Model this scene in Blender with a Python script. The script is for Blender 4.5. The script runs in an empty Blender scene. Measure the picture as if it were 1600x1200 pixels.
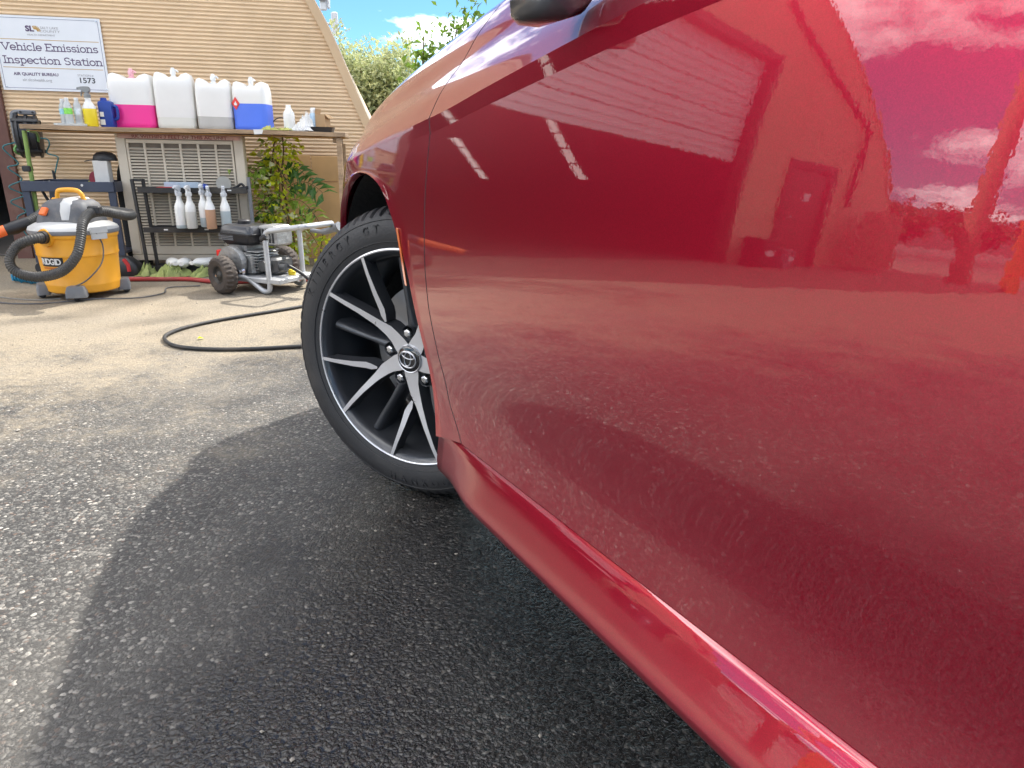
import bpy, bmesh, math, random
import numpy as np
from mathutils import Vector, Matrix
R = math.radians
random.seed(7); rng = np.random.default_rng(7)
sc = bpy.context.scene
col = sc.collection

# ---------------------------------------------------------------- camera, sky, sun, exposure
CAM_H = .763
cam_d = bpy.data.cameras.new('camera'); cam = bpy.data.objects.new('camera', cam_d); col.objects.link(cam)
cam.location = (0, 0, CAM_H)
cam.rotation_mode = 'QUATERNION'
cam.rotation_quaternion = (Matrix.Rotation(R(90 - 18.5), 4, 'X') @ Matrix.Rotation(R(1.1), 4, 'Z')).to_quaternion()
cam_d.sensor_width = 36; cam_d.lens = 23.92; cam_d.clip_end = 3000; cam_d.clip_start = .02
sc.camera = cam

SUN = Vector((.52, .68, 1.0)).normalized()          # direction towards the sun
sun_el = math.asin(SUN.z); sun_az = math.atan2(SUN.x, SUN.y)
w = bpy.data.worlds.new('World'); sc.world = w; w.use_nodes = True
nt = w.node_tree; nt.nodes.clear()
N = nt.nodes.new; L = nt.links.new
out = N('ShaderNodeOutputWorld'); bg = N('ShaderNodeBackground'); sky = N('ShaderNodeTexSky')
sky.sky_type = 'NISHITA'; sky.sun_disc = False; sky.sun_elevation = sun_el; sky.sun_rotation = sun_az
sky.altitude = 1300; sky.air_density = 1.0; sky.dust_density = .15; sky.ozone_density = 3.0
tc = N('ShaderNodeTexCoord'); rot = N('ShaderNodeMapping'); rot.inputs['Rotation'].default_value = (0, 0, R(32.4)); L(tc.outputs['Generated'], rot.inputs[0]); sep = N('ShaderNodeSeparateXYZ'); L(rot.outputs[0], sep.inputs[0])
mx = N('ShaderNodeMath'); mx.operation = 'MAXIMUM'; mx.inputs[1].default_value = .04; L(sep.outputs[2], mx.inputs[0])
ad = N('ShaderNodeMath'); ad.operation = 'ADD'; ad.inputs[1].default_value = .22; L(mx.outputs[0], ad.inputs[0])
dx = N('ShaderNodeMath'); dx.operation = 'DIVIDE'; L(sep.outputs[0], dx.inputs[0]); L(ad.outputs[0], dx.inputs[1])
dy = N('ShaderNodeMath'); dy.operation = 'DIVIDE'; L(sep.outputs[1], dy.inputs[0]); L(ad.outputs[0], dy.inputs[1])
cb = N('ShaderNodeCombineXYZ'); L(dx.outputs[0], cb.inputs[0]); L(dy.outputs[0], cb.inputs[1]); cb.inputs[2].default_value = 2.9
n1 = N('ShaderNodeTexNoise'); n1.inputs['Scale'].default_value = 1.25; n1.inputs['Detail'].default_value = 6; n1.inputs['Roughness'].default_value = .55
L(cb.outputs[0], n1.inputs['Vector'])
rp = N('ShaderNodeValToRGB'); rp.color_ramp.elements[0].position = .49; rp.color_ramp.elements[1].position = .64; L(n1.outputs['Fac'], rp.inputs[0])
cm = N('ShaderNodeMix'); cm.data_type = 'RGBA'; cm.inputs['B'].default_value = (34, 33, 32, 1)
tint = N('ShaderNodeMix'); tint.data_type = 'RGBA'; tint.blend_type = 'MULTIPLY'; tint.inputs['Factor'].default_value = 1; tint.inputs['B'].default_value = (.60, .86, .98, 1); L(sky.outputs[0], tint.inputs['A'])
L(rp.outputs[0], cm.inputs['Factor']); L(tint.outputs['Result'], cm.inputs['A']); L(cm.outputs['Result'], bg.inputs['Color'])
bg.inputs['Strength'].default_value = .05
L(bg.outputs[0], out.inputs[0])

sun_d = bpy.data.lights.new('sun', 'SUN'); sun_o = bpy.data.objects.new('sun', sun_d); col.objects.link(sun_o)
sun_d.energy = 2.0; sun_d.angle = R(1.2); sun_d.color = (1, .955, .88)
sun_o.rotation_mode = 'QUATERNION'; sun_o.rotation_quaternion = SUN.to_track_quat('Z', 'Y')
sun_o.location = SUN * 30
vs = sc.view_settings
vs.view_transform = 'Standard'; vs.look = 'None'; vs.gamma = 1; vs.use_curve_mapping = False
vs.exposure = 2.05
sc.cycles.max_bounces = 7; sc.cycles.diffuse_bounces = 3; sc.cycles.glossy_bounces = 4; sc.cycles.transmission_bounces = 5; sc.cycles.transparent_max_bounces = 6
sc.cycles.caustics_reflective = False; sc.cycles.caustics_refractive = False; sc.cycles.use_adaptive_sampling = True; sc.cycles.adaptive_threshold = .02; sc.cycles.use_denoising = True

# ---------------------------------------------------------------- materials
MATS = {}
def _m(name):
    m = bpy.data.materials.new(name); m.use_nodes = True
    return m, m.node_tree, m.node_tree.nodes['Principled BSDF']
def mat(name, c, rough=.5, metal=0., var=.12, scale=14., bump=0., bscale=60., coat=0., spec=.5, stretch=(1, 1, 1), dirt=None, dirt_amt=.5):
    """Principled surface with a noise-driven tone, fine relief and optional dirt blotches."""
    if name in MATS: return MATS[name]
    m, t, b = _m(name)
    n = t.nodes.new; l = t.links.new
    tc = n('ShaderNodeTexCoord'); mp = n('ShaderNodeMapping'); l(tc.outputs['Object'], mp.inputs[0]); mp.inputs['Scale'].default_value = stretch
    nz = n('ShaderNodeTexNoise'); nz.inputs['Scale'].default_value = scale; nz.inputs['Detail'].default_value = 6; l(mp.outputs[0], nz.inputs['Vector'])
    hs = n('ShaderNodeHueSaturation'); hs.inputs['Color'].default_value = (*c, 1)
    mr = n('ShaderNodeMapRange'); mr.inputs[3].default_value = 1 - var * 1.6; mr.inputs[4].default_value = 1 + var * 1.6; l(nz.outputs['Fac'], mr.inputs[0]); l(mr.outputs[0], hs.inputs['Value'])
    src = hs.outputs[0]
    if dirt:
        n2 = n('ShaderNodeTexNoise'); n2.inputs['Scale'].default_value = scale * .35; n2.inputs['Detail'].default_value = 9; n2.inputs['Roughness'].default_value = .65; l(mp.outputs[0], n2.inputs['Vector'])
        r2 = n('ShaderNodeMapRange'); r2.inputs[1].default_value = .5; r2.inputs[2].default_value = .72; r2.inputs[4].default_value = dirt_amt; l(n2.outputs['Fac'], r2.inputs[0])
        mi = n('ShaderNodeMix'); mi.data_type = 'RGBA'; l(r2.outputs[0], mi.inputs['Factor']); l(src, mi.inputs['A']); mi.inputs['B'].default_value = (*dirt, 1); src = mi.outputs['Result']
    l(src, b.inputs['Base Color'])
    b.inputs['Metallic'].default_value = metal; b.inputs['Specular IOR Level'].default_value = spec
    rr = n('ShaderNodeMapRange'); rr.inputs[3].default_value = max(.02, rough - .08); rr.inputs[4].default_value = min(1, rough + .08); l(nz.outputs['Fac'], rr.inputs[0]); l(rr.outputs[0], b.inputs['Roughness'])
    b.inputs['Coat Weight'].default_value = coat
    if bump:
        nb = n('ShaderNodeTexNoise'); nb.inputs['Scale'].default_value = bscale; nb.inputs['Detail'].default_value = 5; l(mp.outputs[0], nb.inputs['Vector'])
        bp = n('ShaderNodeBump'); bp.inputs['Strength'].default_value = bump; bp.inputs['Distance'].default_value = .01; l(nb.outputs['Fac'], bp.inputs['Height']); l(bp.outputs[0], b.inputs['Normal'])
    MATS[name] = m; return m
def mat_thin(name, c, trans=.5, rough=.4, var=.1, scale=12.):
    """translucent sheet: leaves, poly bottles"""
    if name in MATS: return MATS[name]
    m, t, b = _m(name); n = t.nodes.new; l = t.links.new
    tc = n('ShaderNodeTexCoord'); nz = n('ShaderNodeTexNoise'); nz.inputs['Scale'].default_value = scale; nz.inputs['Detail'].default_value = 4; l(tc.outputs['Object'], nz.inputs['Vector'])
    hs = n('ShaderNodeHueSaturation'); hs.inputs['Color'].default_value = (*c, 1); mr = n('ShaderNodeMapRange'); mr.inputs[3].default_value = 1 - 2 * var; mr.inputs[4].default_value = 1 + 2 * var
    l(nz.outputs['Fac'], mr.inputs[0]); l(mr.outputs[0], hs.inputs['Value'])
    l(hs.outputs[0], b.inputs['Base Color']); b.inputs['Roughness'].default_value = rough
    tr = n('ShaderNodeBsdfTranslucent'); l(hs.outputs[0], tr.inputs['Color'])
    ms = n('ShaderNodeMixShader'); ms.inputs[0].default_value = trans
    l(b.outputs[0], ms.inputs[1]); l(tr.outputs[0], ms.inputs[2]); l(ms.outputs[0], t.nodes['Material Output'].inputs[0])
    MATS[name] = m; return m
def mat_glass(name, c=(.02, .025, .03), rough=.02):
    if name in MATS: return MATS[name]
    m, t, b = _m(name); b.inputs['Base Color'].default_value = (*c, 1); b.inputs['Roughness'].default_value = rough; b.inputs['Specular IOR Level'].default_value = .6
    b.inputs['Coat Weight'].default_value = .5
    MATS[name] = m; return m
def mat_clear(name, c, rough=.05, tw=.85):
    if name in MATS: return MATS[name]
    m, t, b = _m(name); b.inputs['Base Color'].default_value = (*c, 1); b.inputs['Roughness'].default_value = rough; b.inputs['Transmission Weight'].default_value = tw; b.inputs['IOR'].default_value = 1.15
    MATS[name] = m; return m
def mat_emit(name, c, s):
    if name in MATS: return MATS[name]
    m, t, b = _m(name); b.inputs['Emission Color'].default_value = (*c, 1); b.inputs['Emission Strength'].default_value = s; b.inputs['Base Color'].default_value = (.8, .8, .8, 1)
    MATS[name] = m; return m

def paint_red():
    m, t, b = _m('candy_red_paint'); n = t.nodes.new; l = t.links.new
    tc = n('ShaderNodeTexCoord')
    fl = n('ShaderNodeTexVoronoi'); fl.inputs['Scale'].default_value = 1500; l(tc.outputs['Object'], fl.inputs['Vector'])
    mr = n('ShaderNodeMapRange'); mr.inputs[3].default_value = .8; mr.inputs[4].default_value = 1.25; l(fl.outputs['Color'], mr.inputs[0])
    hs = n('ShaderNodeHueSaturation'); hs.inputs['Color'].default_value = (.365, .0004, .023, 1); l(mr.outputs[0], hs.inputs['Value'])
    # road dust thrown up along the lower door and sill
    sp = n('ShaderNodeSeparateXYZ'); l(tc.outputs['Object'], sp.inputs[0])
    zr = n('ShaderNodeMapRange'); zr.inputs[1].default_value = .52; zr.inputs[2].default_value = .22; zr.inputs[3].default_value = 0; zr.inputs[4].default_value = .03; l(sp.outputs[2], zr.inputs[0])
    dn = n('ShaderNodeTexNoise'); dn.inputs['Scale'].default_value = 9; dn.inputs['Detail'].default_value = 8; dn.inputs['Roughness'].default_value = .7; l(tc.outputs['Object'], dn.inputs['Vector'])
    mu = n('ShaderNodeMath'); mu.operation = 'MULTIPLY'; l(zr.outputs[0], mu.inputs[0]); l(dn.outputs['Fac'], mu.inputs[1])
    mi = n('ShaderNodeMix'); mi.data_type = 'RGBA'; mi.inputs['B'].default_value = (.42, .25, .22, 1); l(mu.outputs[0], mi.inputs['Factor']); l(hs.outputs[0], mi.inputs['A'])
    l(mi.outputs['Result'], b.inputs['Base Color'])
    b.inputs['Metallic'].default_value = .75; b.inputs['Roughness'].default_value = .36
    b.inputs['Coat Weight'].default_value = 1.; b.inputs['Coat IOR'].default_value = 1.85
    cr = n('ShaderNodeMapRange'); cr.inputs[1].default_value = .37; cr.inputs[2].default_value = .30; cr.inputs[3].default_value = .012; cr.inputs[4].default_value = .20; l(sp.outputs[2], cr.inputs[0]); l(cr.outputs[0], b.inputs['Coat Roughness'])
    op = n('ShaderNodeTexNoise'); op.inputs['Scale'].default_value = 260; op.inputs['Detail'].default_value = 1; l(tc.outputs['Object'], op.inputs['Vector'])
    bp = n('ShaderNodeBump'); bp.inputs['Strength'].default_value = .002; bp.inputs['Distance'].default_value = .01; l(op.outputs['Fac'], bp.inputs['Height']); l(bp.outputs[0], b.inputs['Coat Normal'])
    return m
RED = paint_red()

def ground_mat():
    m, t, b = _m('worn_asphalt'); n = t.nodes.new; l = t.links.new
    tc = n('ShaderNodeTexCoord')
    def noise(s, d=6, r=.55, st=None):
        q = n('ShaderNodeTexNoise'); q.inputs['Scale'].default_value = s; q.inputs['Detail'].default_value = d; q.inputs['Roughness'].default_value = r
        if st:
            mp = n('ShaderNodeMapping'); mp.inputs['Scale'].default_value = st; l(tc.outputs['Object'], mp.inputs[0]); l(mp.outputs[0], q.inputs['Vector'])
        else: l(tc.outputs['Object'], q.inputs['Vector'])
        return q.outputs['Fac']
    def rng_(s, a, b_, c=0., d=1., smooth=False):
        q = n('ShaderNodeMapRange'); q.inputs[1].default_value = a; q.inputs[2].default_value = b_; q.inputs[3].default_value = c; q.inputs[4].default_value = d
        if smooth: q.interpolation_type = 'SMOOTHSTEP'
        l(s, q.inputs[0]); return q.outputs[0]
    def math_(op, a, b_):
        q = n('ShaderNodeMath'); q.operation = op
        for i, v in enumerate((a, b_)):
            if isinstance(v, (int, float)): q.inputs[i].default_value = v
            else: l(v, q.inputs[i])
        return q.outputs[0]
    def mix(f, a, b_):
        q = n('ShaderNodeMix'); q.data_type = 'RGBA'
        if isinstance(f, float): q.inputs['Factor'].default_value = f
        else: l(f, q.inputs['Factor'])
        for k, v in (('A', a), ('B', b_)):
            if isinstance(v, tuple): q.inputs[k].default_value = (*v, 1)
            else: l(v, q.inputs[k])
        return q.outputs['Result']
    warp = n('ShaderNodeVectorMath'); warp.operation = 'ADD'
    wn = n('ShaderNodeTexNoise'); wn.inputs['Scale'].default_value = 90; wn.inputs['Detail'].default_value = 0; l(tc.outputs['Object'], wn.inputs['Vector'])
    ws = n('ShaderNodeVectorMath'); ws.operation = 'SCALE'; ws.inputs['Scale'].default_value = .006; l(wn.outputs['Color'], ws.inputs[0])
    l(tc.outputs['Object'], warp.inputs[0]); l(ws.outputs[0], warp.inputs[1])
    def chips(s):
        v = n('ShaderNodeTexVoronoi'); v.inputs['Scale'].default_value = s; l(warp.outputs[0], v.inputs['Vector'])
        return v
    v1 = chips(128); v2 = chips(290)
    sx = n('ShaderNodeSeparateColor'); l(v1.outputs['Color'], sx.inputs[0]); sx2 = n('ShaderNodeSeparateColor'); l(v2.outputs['Color'], sx2.inputs[0])
    # stones: a third of cells exposed as pale chips, the others coated in binder
    ramp = n('ShaderNodeValToRGB'); cr = ramp.color_ramp; cr.elements[0].position = 0; cr.elements[0].color = (.022, .021, .021, 1); cr.elements[1].position = 1; cr.elements[1].color = (.46, .43, .38, 1)
    for p, c in ((.40, (.040, .039, .038)), (.60, (.095, .092, .085)), (.80, (.16, .152, .138)), (.93, (.26, .24, .21))):
        el = cr.elements.new(p); el.color = (*c, 1)
    l(sx.outputs[0], ramp.inputs[0])
    rampb = n('ShaderNodeValToRGB'); cr = rampb.color_ramp; cr.elements[0].color = (.018, .018, .018, 1); cr.elements[1].color = (.22, .21, .19, 1); el = cr.elements.new(.6); el.color = (.055, .054, .052, 1); l(sx2.outputs[0], rampb.inputs[0])
    big = rng_(sx.outputs[1], .42, .5)
    stone = mix(big, rampb.outputs[0], ramp.outputs[0])
    warm = rng_(sx.outputs[2], .9, .95, 0, .5); stone = mix(warm, stone, (.16, .09, .06))
    gap = rng_(v1.outputs['Distance'], .72, .50); stone = mix(gap, (.014, .014, .015), stone)
    # large patches: traffic-polished and dusty
    pat = rng_(noise(1.1, 4, .6), .38, .66); stone = mix(math_('ADD', .12, math_('MULTIPLY', pat, .38)), stone, (.15, .138, .118))
    # pale sandy grit, heavier towards the building and out of the wheel track
    sep = n('ShaderNodeSeparateXYZ'); l(tc.outputs['Object'], sep.inputs[0])
    gy = math_('SUBTRACT', sep.outputs[1], math_('MULTIPLY', sep.outputs[0], .85))
    base = rng_(gy, 1.6, 5.0)
    g2 = noise(2.2, 6, .68); g3 = noise(30, 3, .7)
    grit = math_('ADD', base, math_('MULTIPLY', math_('SUBTRACT', g2, .5), 1.3)); grit = math_('ADD', grit, math_('MULTIPLY', math_('SUBTRACT', g3, .5), .7))
    grit = rng_(grit, .22, .80, 0, .94, True)
    grit = math_('MULTIPLY', grit, rng_(math_('ADD', math_('MULTIPLY', sep.outputs[0], sep.outputs[0]), math_('MULTIPLY', sep.outputs[1], sep.outputs[1])), 90, 700, 1, .25))
    sand = mix(rng_(noise(85, 3, .75), .36, .64), (.21, .172, .118), (.33, .275, .198))
    sand = mix(rng_(noise(1.7, 3), .45, .7, 0, .5), sand, (.20, .18, .15))
    colr = mix(grit, stone, sand)
    # darker, smoother asphalt towards the car, edge broken by noise
    near_n = noise(1.6, 4, .6); wx = rng_(math_('ADD', math_('MULTIPLY', sep.outputs[0], .9), math_('MULTIPLY', sep.outputs[1], -.16)), -1.15, -.15)
    wet = rng_(math_('ADD', wx, math_('MULTIPLY', math_('SUBTRACT', near_n, .5), 1.1)), .25, .75, 0, 1, True)  # mask of the darker, smoother ground near the car
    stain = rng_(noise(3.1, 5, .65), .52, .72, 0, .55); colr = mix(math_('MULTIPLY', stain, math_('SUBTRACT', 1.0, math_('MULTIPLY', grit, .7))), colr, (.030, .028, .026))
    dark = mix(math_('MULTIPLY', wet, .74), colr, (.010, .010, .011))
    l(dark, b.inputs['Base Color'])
    ro = math_('ADD', math_('MULTIPLY', wet, -.38), math_('ADD', .62, math_('MULTIPLY', grit, .25)))
    ro = math_('ADD', ro, math_('MULTIPLY', math_('SUBTRACT', g3, .5), .25)); l(ro, b.inputs['Roughness'])
    b.inputs['Specular IOR Level'].default_value = .5
    h = math_('ADD', math_('MULTIPLY', rng_(v1.outputs['Distance'], .62, .15), math_('ADD', .35, math_('MULTIPLY', sx.outputs[0], .65))), math_('MULTIPLY', rng_(v2.outputs['Distance'], .6, .1), .35))
    bp = n('ShaderNodeBump'); bp.inputs['Strength'].default_value = .75; bp.inputs['Distance'].default_value = .0035; l(h, bp.inputs['Height']); l(bp.outputs[0], b.inputs['Normal'])
    return m

# ---------------------------------------------------------------- mesh builder
def cr(pts, n=8, closed=False):
    """Catmull-Rom resampling of a point list"""
    P = [np.array(p, float) for p in pts]
    Q = [2 * P[0] - P[1]] + P + [2 * P[-1] - P[-2]]
    o = []
    for i in range(1, len(Q) - 2):
        a, b, c, d = Q[i - 1:i + 3]
        for k in range(n):
            t = k / n; o.append(.5 * ((2 * b) + (c - a) * t + (2 * a - 5 * b + 4 * c - d) * t * t + (3 * b - a - 3 * c + d) * t ** 3))
    o.append(P[-1]); return o
class MB:
    def __init__(s): s.v = []; s.f = []; s.mi = []; s.cur = 0
    def add(s, vs, fs):
        o = len(s.v); s.v += [tuple(map(float, p)) for p in vs]
        for f in fs: s.f.append(tuple(o + i for i in f)); s.mi.append(s.cur)
        return s
    def box(s, x0, x1, y0, y1, z0, z1, b=0.):
        if b <= 0:
            return s.add([(x0, y0, z0), (x1, y0, z0), (x1, y1, z0), (x0, y1, z0), (x0, y0, z1), (x1, y0, z1), (x1, y1, z1), (x0, y1, z1)], [(3, 2, 1, 0), (4, 5, 6, 7), (0, 1, 5, 4), (1, 2, 6, 5), (2, 3, 7, 6), (3, 0, 4, 7)])
        def ring(z, i): return [(x0 + i + b, y0 + i, z), (x1 - i - b, y0 + i, z), (x1 - i, y0 + i + b, z), (x1 - i, y1 - i - b, z), (x1 - i - b, y1 - i, z), (x0 + i + b, y1 - i, z), (x0 + i, y1 - i - b, z), (x0 + i, y0 + i + b, z)]
        return s.loft([ring(z0, b), ring(z0 + b, 0), ring(z1 - b, 0), ring(z1, b)])
    def loft(s, rings, caps=True, closed=True):
        n = len(rings[0]); vs = [p for r in rings for p in r]; fs = []
        for i in range(len(rings) - 1):
            for k in range(n if closed else n - 1):
                a = i * n + k; b_ = i * n + (k + 1) % n; fs.append((a, b_, b_ + n, a + n))
        if caps and closed:
            fs.append(tuple(range(n - 1, -1, -1))); fs.append(tuple((len(rings) - 1) * n + k for k in range(n)))
        return s.add(vs, fs)
    def tube(s, path, r, n=10, caps=True):
        P = [np.array(p, float) for p in path]; m = len(P)
        rs = r if hasattr(r, '__len__') else [r] * m
        t0 = P[1] - P[0]; up = np.array([0, 0, 1.]) if abs(t0[2]) < .9 * np.linalg.norm(t0) else np.array([1., 0, 0])
        rings = []; u = None
        for i in range(m):
            t = P[min(i + 1, m - 1)] - P[max(i - 1, 0)]; t = t / (np.linalg.norm(t) + 1e-12)
            if u is None: u = np.cross(up, t)
            u = u - t * (u @ t); u /= np.linalg.norm(u) + 1e-12; v = np.cross(t, u)
            rings.append([P[i] + rs[i] * (math.cos(a) * u + math.sin(a) * v) for a in np.linspace(0, 2 * math.pi, n, endpoint=False)])
        return s.loft(rings, caps)
    def bar(s, a, b, r, n=8): return s.tube([a, b], r, n)
    def lathe(s, prof, n=24, c=(0, 0, 0), axis='z', caps=True, sx=1., sy=1.):
        rings = []
        for r, h in prof:
            ring = []
            for k in range(n):
                a = 2 * math.pi * k / n; x, y = r * math.cos(a) * sx, r * math.sin(a) * sy
                p = (x, y, h) if axis == 'z' else ((h, x, y) if axis == 'x' else (y, h, x))
                ring.append((c[0] + p[0], c[1] + p[1], c[2] + p[2]))
            rings.append(ring)
        return s.loft(rings, caps)
    def prism(s, poly, y0, y1, axis='y'):
        n = len(poly); vs = []
        for y in (y0, y1): vs += [(a, y, b) if axis == 'y' else ((a, b, y) if axis == 'z' else (y, a, b)) for a, b in poly]
        return s.add(vs, [tuple(range(n)), tuple(range(2 * n - 1, n - 1, -1))] + [(k, n + k, n + (k + 1) % n, (k + 1) % n) for k in range(n)])
    def grid(s, G):
        m = len(G); n = len(G[0]); return s.add([p for r in G for p in r], [(i * n + k, i * n + k + 1, (i + 1) * n + k + 1, (i + 1) * n + k) for i in range(m - 1) for k in range(n - 1)])
    def mesh(s, name, mats):
        me = bpy.data.meshes.new(name); me.from_pydata(s.v, [], s.f)
        for m in (mats if isinstance(mats, (list, tuple)) else [mats]): me.materials.append(m)
        me.polygons.foreach_set('material_index', s.mi); me.update(); return me
    def build(s, name, mats, parent=None, smooth=30, merge=0, fixn=True):
        me = s.mesh(name, mats)
        if merge or fixn:
            bm = bmesh.new(); bm.from_mesh(me)
            if merge: bmesh.ops.remove_doubles(bm, verts=bm.verts, dist=merge)
            if fixn: bmesh.ops.recalc_face_normals(bm, faces=bm.faces)
            bm.to_mesh(me); bm.free()
        if smooth:
            me.polygons.foreach_set('use_smooth', [True] * len(me.polygons)); me.set_sharp_from_angle(angle=R(smooth))
        return link(name, me, parent)
def link(name, me, parent=None):
    o = bpy.data.objects.new(name, me); col.objects.link(o)
    if parent: o.parent = parent
    return o
def tag(o, label=None, cat=None, group=None, kind=None):
    for k, v in (('label', label), ('category', cat), ('group', group), ('kind', kind)):
        if v: o[k] = v
    return o
def thing(name, label, cat, loc=(0, 0, 0), rz=0., group=None):
    o = bpy.data.objects.new(name, None); col.objects.link(o); o.empty_display_size = .1
    o.location = loc; o.rotation_euler = (0, 0, rz); return tag(o, label, cat, group)
def place(o, loc, rot=(0, 0, 0)):
    o.location = loc; o.rotation_euler = rot; return o
def text_mesh(s, size, mat_, name, parent, loc, rot=(R(90), 0, 0), align='CENTER', ext=.0004, sx=1., bold=0., sp=1.):
    cu = bpy.data.curves.new('txt', 'FONT'); cu.body = s; cu.size = size; cu.align_x = align; cu.align_y = 'BOTTOM_BASELINE'; cu.extrude = ext; cu.offset = bold; cu.resolution_u = 3; cu.space_character = sp
    to = bpy.data.objects.new('txt', cu); col.objects.link(to)
    dg = bpy.context.evaluated_depsgraph_get(); me = bpy.data.meshes.new_from_object(to.evaluated_get(dg)); bpy.data.objects.remove(to); bpy.data.curves.remove(cu)
    me.materials.clear(); me.materials.append(mat_)
    o = link(name, me, parent); o.location = loc; o.rotation_euler = rot; o.scale = (sx, 1, 1); return o

# wall frame: u along the end wall (to the right), v out of the wall (towards the yard)
PH = R(10); UX, UY = math.cos(PH), math.sin(PH); VX, VY = math.sin(PH), -math.cos(PH)
WO = (-2.0 - .6 * VX, 4.62 - .6 * VY)
def W(u, v, z=0.): return (WO[0] + u * UX + v * VX, WO[1] + u * UY + v * VY, z)

# ---------------------------------------------------------------- colours shared by several things
M_black = mat('black_plastic', (.018, .018, .02), .45, bump=.1, bscale=200)
M_blackmetal = mat('black_powder_coat', (.022, .021, .02), .55, bump=.15, bscale=150, dirt=(.14, .12, .09), dirt_amt=.5)
M_rubber = mat('tyre_rubber', (.022, .022, .024), .55, var=.2, scale=20, bump=.12, bscale=220, dirt=(.07, .065, .06), dirt_amt=.5)
M_steel = mat('bright_steel', (.62, .62, .63), .25, 1.)
M_grey = mat('grey_plastic', (.17, .175, .185), .5, bump=.1, bscale=180, dirt=(.28, .26, .22), dirt_amt=.5)
M_white = mat('white_plastic', (.78, .78, .76), .4, var=.05)
M_poly = mat_thin('milky_polyethylene', (.96, .95, .91), .22, .35, .04, 6)
M_wood = mat('weathered_timber', (.40, .27, .16), .75, var=.3, scale=7, stretch=(1.2, 12, 12), bump=.5, bscale=25, dirt=(.09, .06, .04), dirt_amt=.75)
M_tan = mat('tan_painted_steel', (.72, .525, .325), .5, var=.06, scale=5, dirt=(.52, .36, .20), dirt_amt=.5, bump=.04, bscale=8)
M_tantrim = mat('tan_flashing', (.62, .44, .26), .5, var=.07, scale=4, bump=.15, bscale=6, dirt=(.38, .29, .19), dirt_amt=.4)
M_brown = mat('brown_frame_paint', (.13, .055, .04), .6, var=.2, scale=12, dirt=(.3, .2, .15), dirt_amt=.5)
M_dark = mat('dark_interior', (.022, .02, .019), .9, var=.2)

# ================================================================ GROUND
g = MB(); xs = [-300, -60, -20, -10, -5, 0, 5, 10, 20, 60, 300]
g.grid([[(x, y, 0) for x in xs] for y in [-300, -60, -20, -8, -3, 0, 3, 6, 12, 30, 80, 300]])
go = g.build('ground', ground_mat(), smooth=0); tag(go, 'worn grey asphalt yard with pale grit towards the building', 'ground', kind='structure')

# ================================================================ RED CAR  (local x forward from the front axle, y to the car's left, z up)
def table(xk, yk, x0, x1, n, blur):
    x = np.linspace(x0, x1, n); y = np.interp(x, xk, yk); k = max(1, int(blur / (x1 - x0) * n) | 1)
    for _ in range(2): y = np.convolve(np.pad(y, k // 2, mode='edge'), np.ones(k) / k, 'valid')
    return x, y
def integ(x, s): return np.concatenate([[0], np.cumsum((s[1:] + s[:-1]) / 2 * np.diff(x))])
_tx, _ts = table([0, .06, .14, .20, .27, .36, .50, .635, .765, .9, 1.0, 1.2], [-.2, -.12, 0, .07, .09, .06, -.005, -.052, -.08, -.11, -.13, -.17], -.3, 1.3, 1601, .05)
_ty = integ(_tx, _ts) * .48; _ty += .932 - np.interp(.6, _tx, _ty)
_px, _ps = table([-4, -3.5, -2.9, -2.2, -1.05, -.5, -.3, .1, .25, .36, .5, .75, 1.0], [.6, .25, .06, .0, -.012, -.014, -.006, -.012, -.10, -.22, -.5, -.9, -1.5], -4, 1.0, 2501, .06)
_py = integ(_px, _ps); _py -= np.interp(-1.2, _px, _py)
_lx, _lz = table([-4, -3.5, -2.0, -1.4, -.97, -.85, -.71, -.53, -.40, -.20, 0, .3, .6, 1.0], [.95, .95, .925, .90, .872, .860, .843, .820, .801, .780, .757, .72, .68, .62], -4, 1, 2501, .08)
def c_z0(x): return .343 - .085 * (max(x, -1.5) + .45) if x < 0 else .305
def c_zl(x): return float(np.interp(x, _lx, _lz))
def sm(a, b, x):
    t = min(1, max(0, (x - a) / (b - a))); return t * t * (3 - 2 * t)
def c_y(x, z):
    t = (z - c_z0(x)) / (c_zl(x) - c_z0(x)); return float(np.interp(t, _tx, _ty) + np.interp(x, _px, _py))
_rx = [-3.7, -3.2, -2.5, -1.6, -1.0, -.45, -.3, -.1, .05, .16, .33, .46, .55, .70]
_ry = [.62, .73, .78, .80, .80, .785, .78, .775, .772, .77, .765, .757, .742, .69]
_rz = [1.03, 1.06, 1.055, 1.035, 1.02, 1.0, .985, .958, .936, .918, .885, .855, .83, .77]
_q1, _q2 = table(_rx, _ry, -3.7, .7, 1201, .12)[1], table(_rx, _rz, -3.7, .7, 1201, .12)[1]; _qx = np.linspace(-3.7, .7, 1201)
SHC = cr([(0, 0), (.16, .22), (.40, .45), (.55, .66), (.75, .86), (1, 1)], 6); SHT = np.linspace(0, 1, len(SHC)); SHA = np.array([p[0] for p in SHC]); SHB = np.array([p[1] for p in SHC])
def ridge(x): return float(np.interp(x, _qx, _q1)), float(np.interp(x, _qx, _q2))
def P(x, s):
    """body side surface: s 0-1 door skin, 1-2 crease band, 2-3 shoulder up to the belt / bonnet edge"""
    zl = c_zl(x)
    if s <= 1:
        z0 = c_z0(x); z = z0 + s * (zl - z0); return (x, c_y(x, z), z)
    k = 1 - sm(-.40, -.10, x)
    y1 = c_y(x, zl); hb = .022; du = -.003 * (1 - k) + (-.0008 + .0024 * sm(-.45, -.95, x)) * k
    if s <= 2:
        f = s - 1; return (x, y1 + du * f, zl + hb * f)
    yu, zu = y1 + du, zl + hb; yr, zr = ridge(x); t = s - 2
    a = float(np.interp(t, SHT, SHA)); b = float(np.interp(t, SHT, SHB))
    return (x, yu + (yr - yu) * a, zu + (zr - zu) * b)
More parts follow.
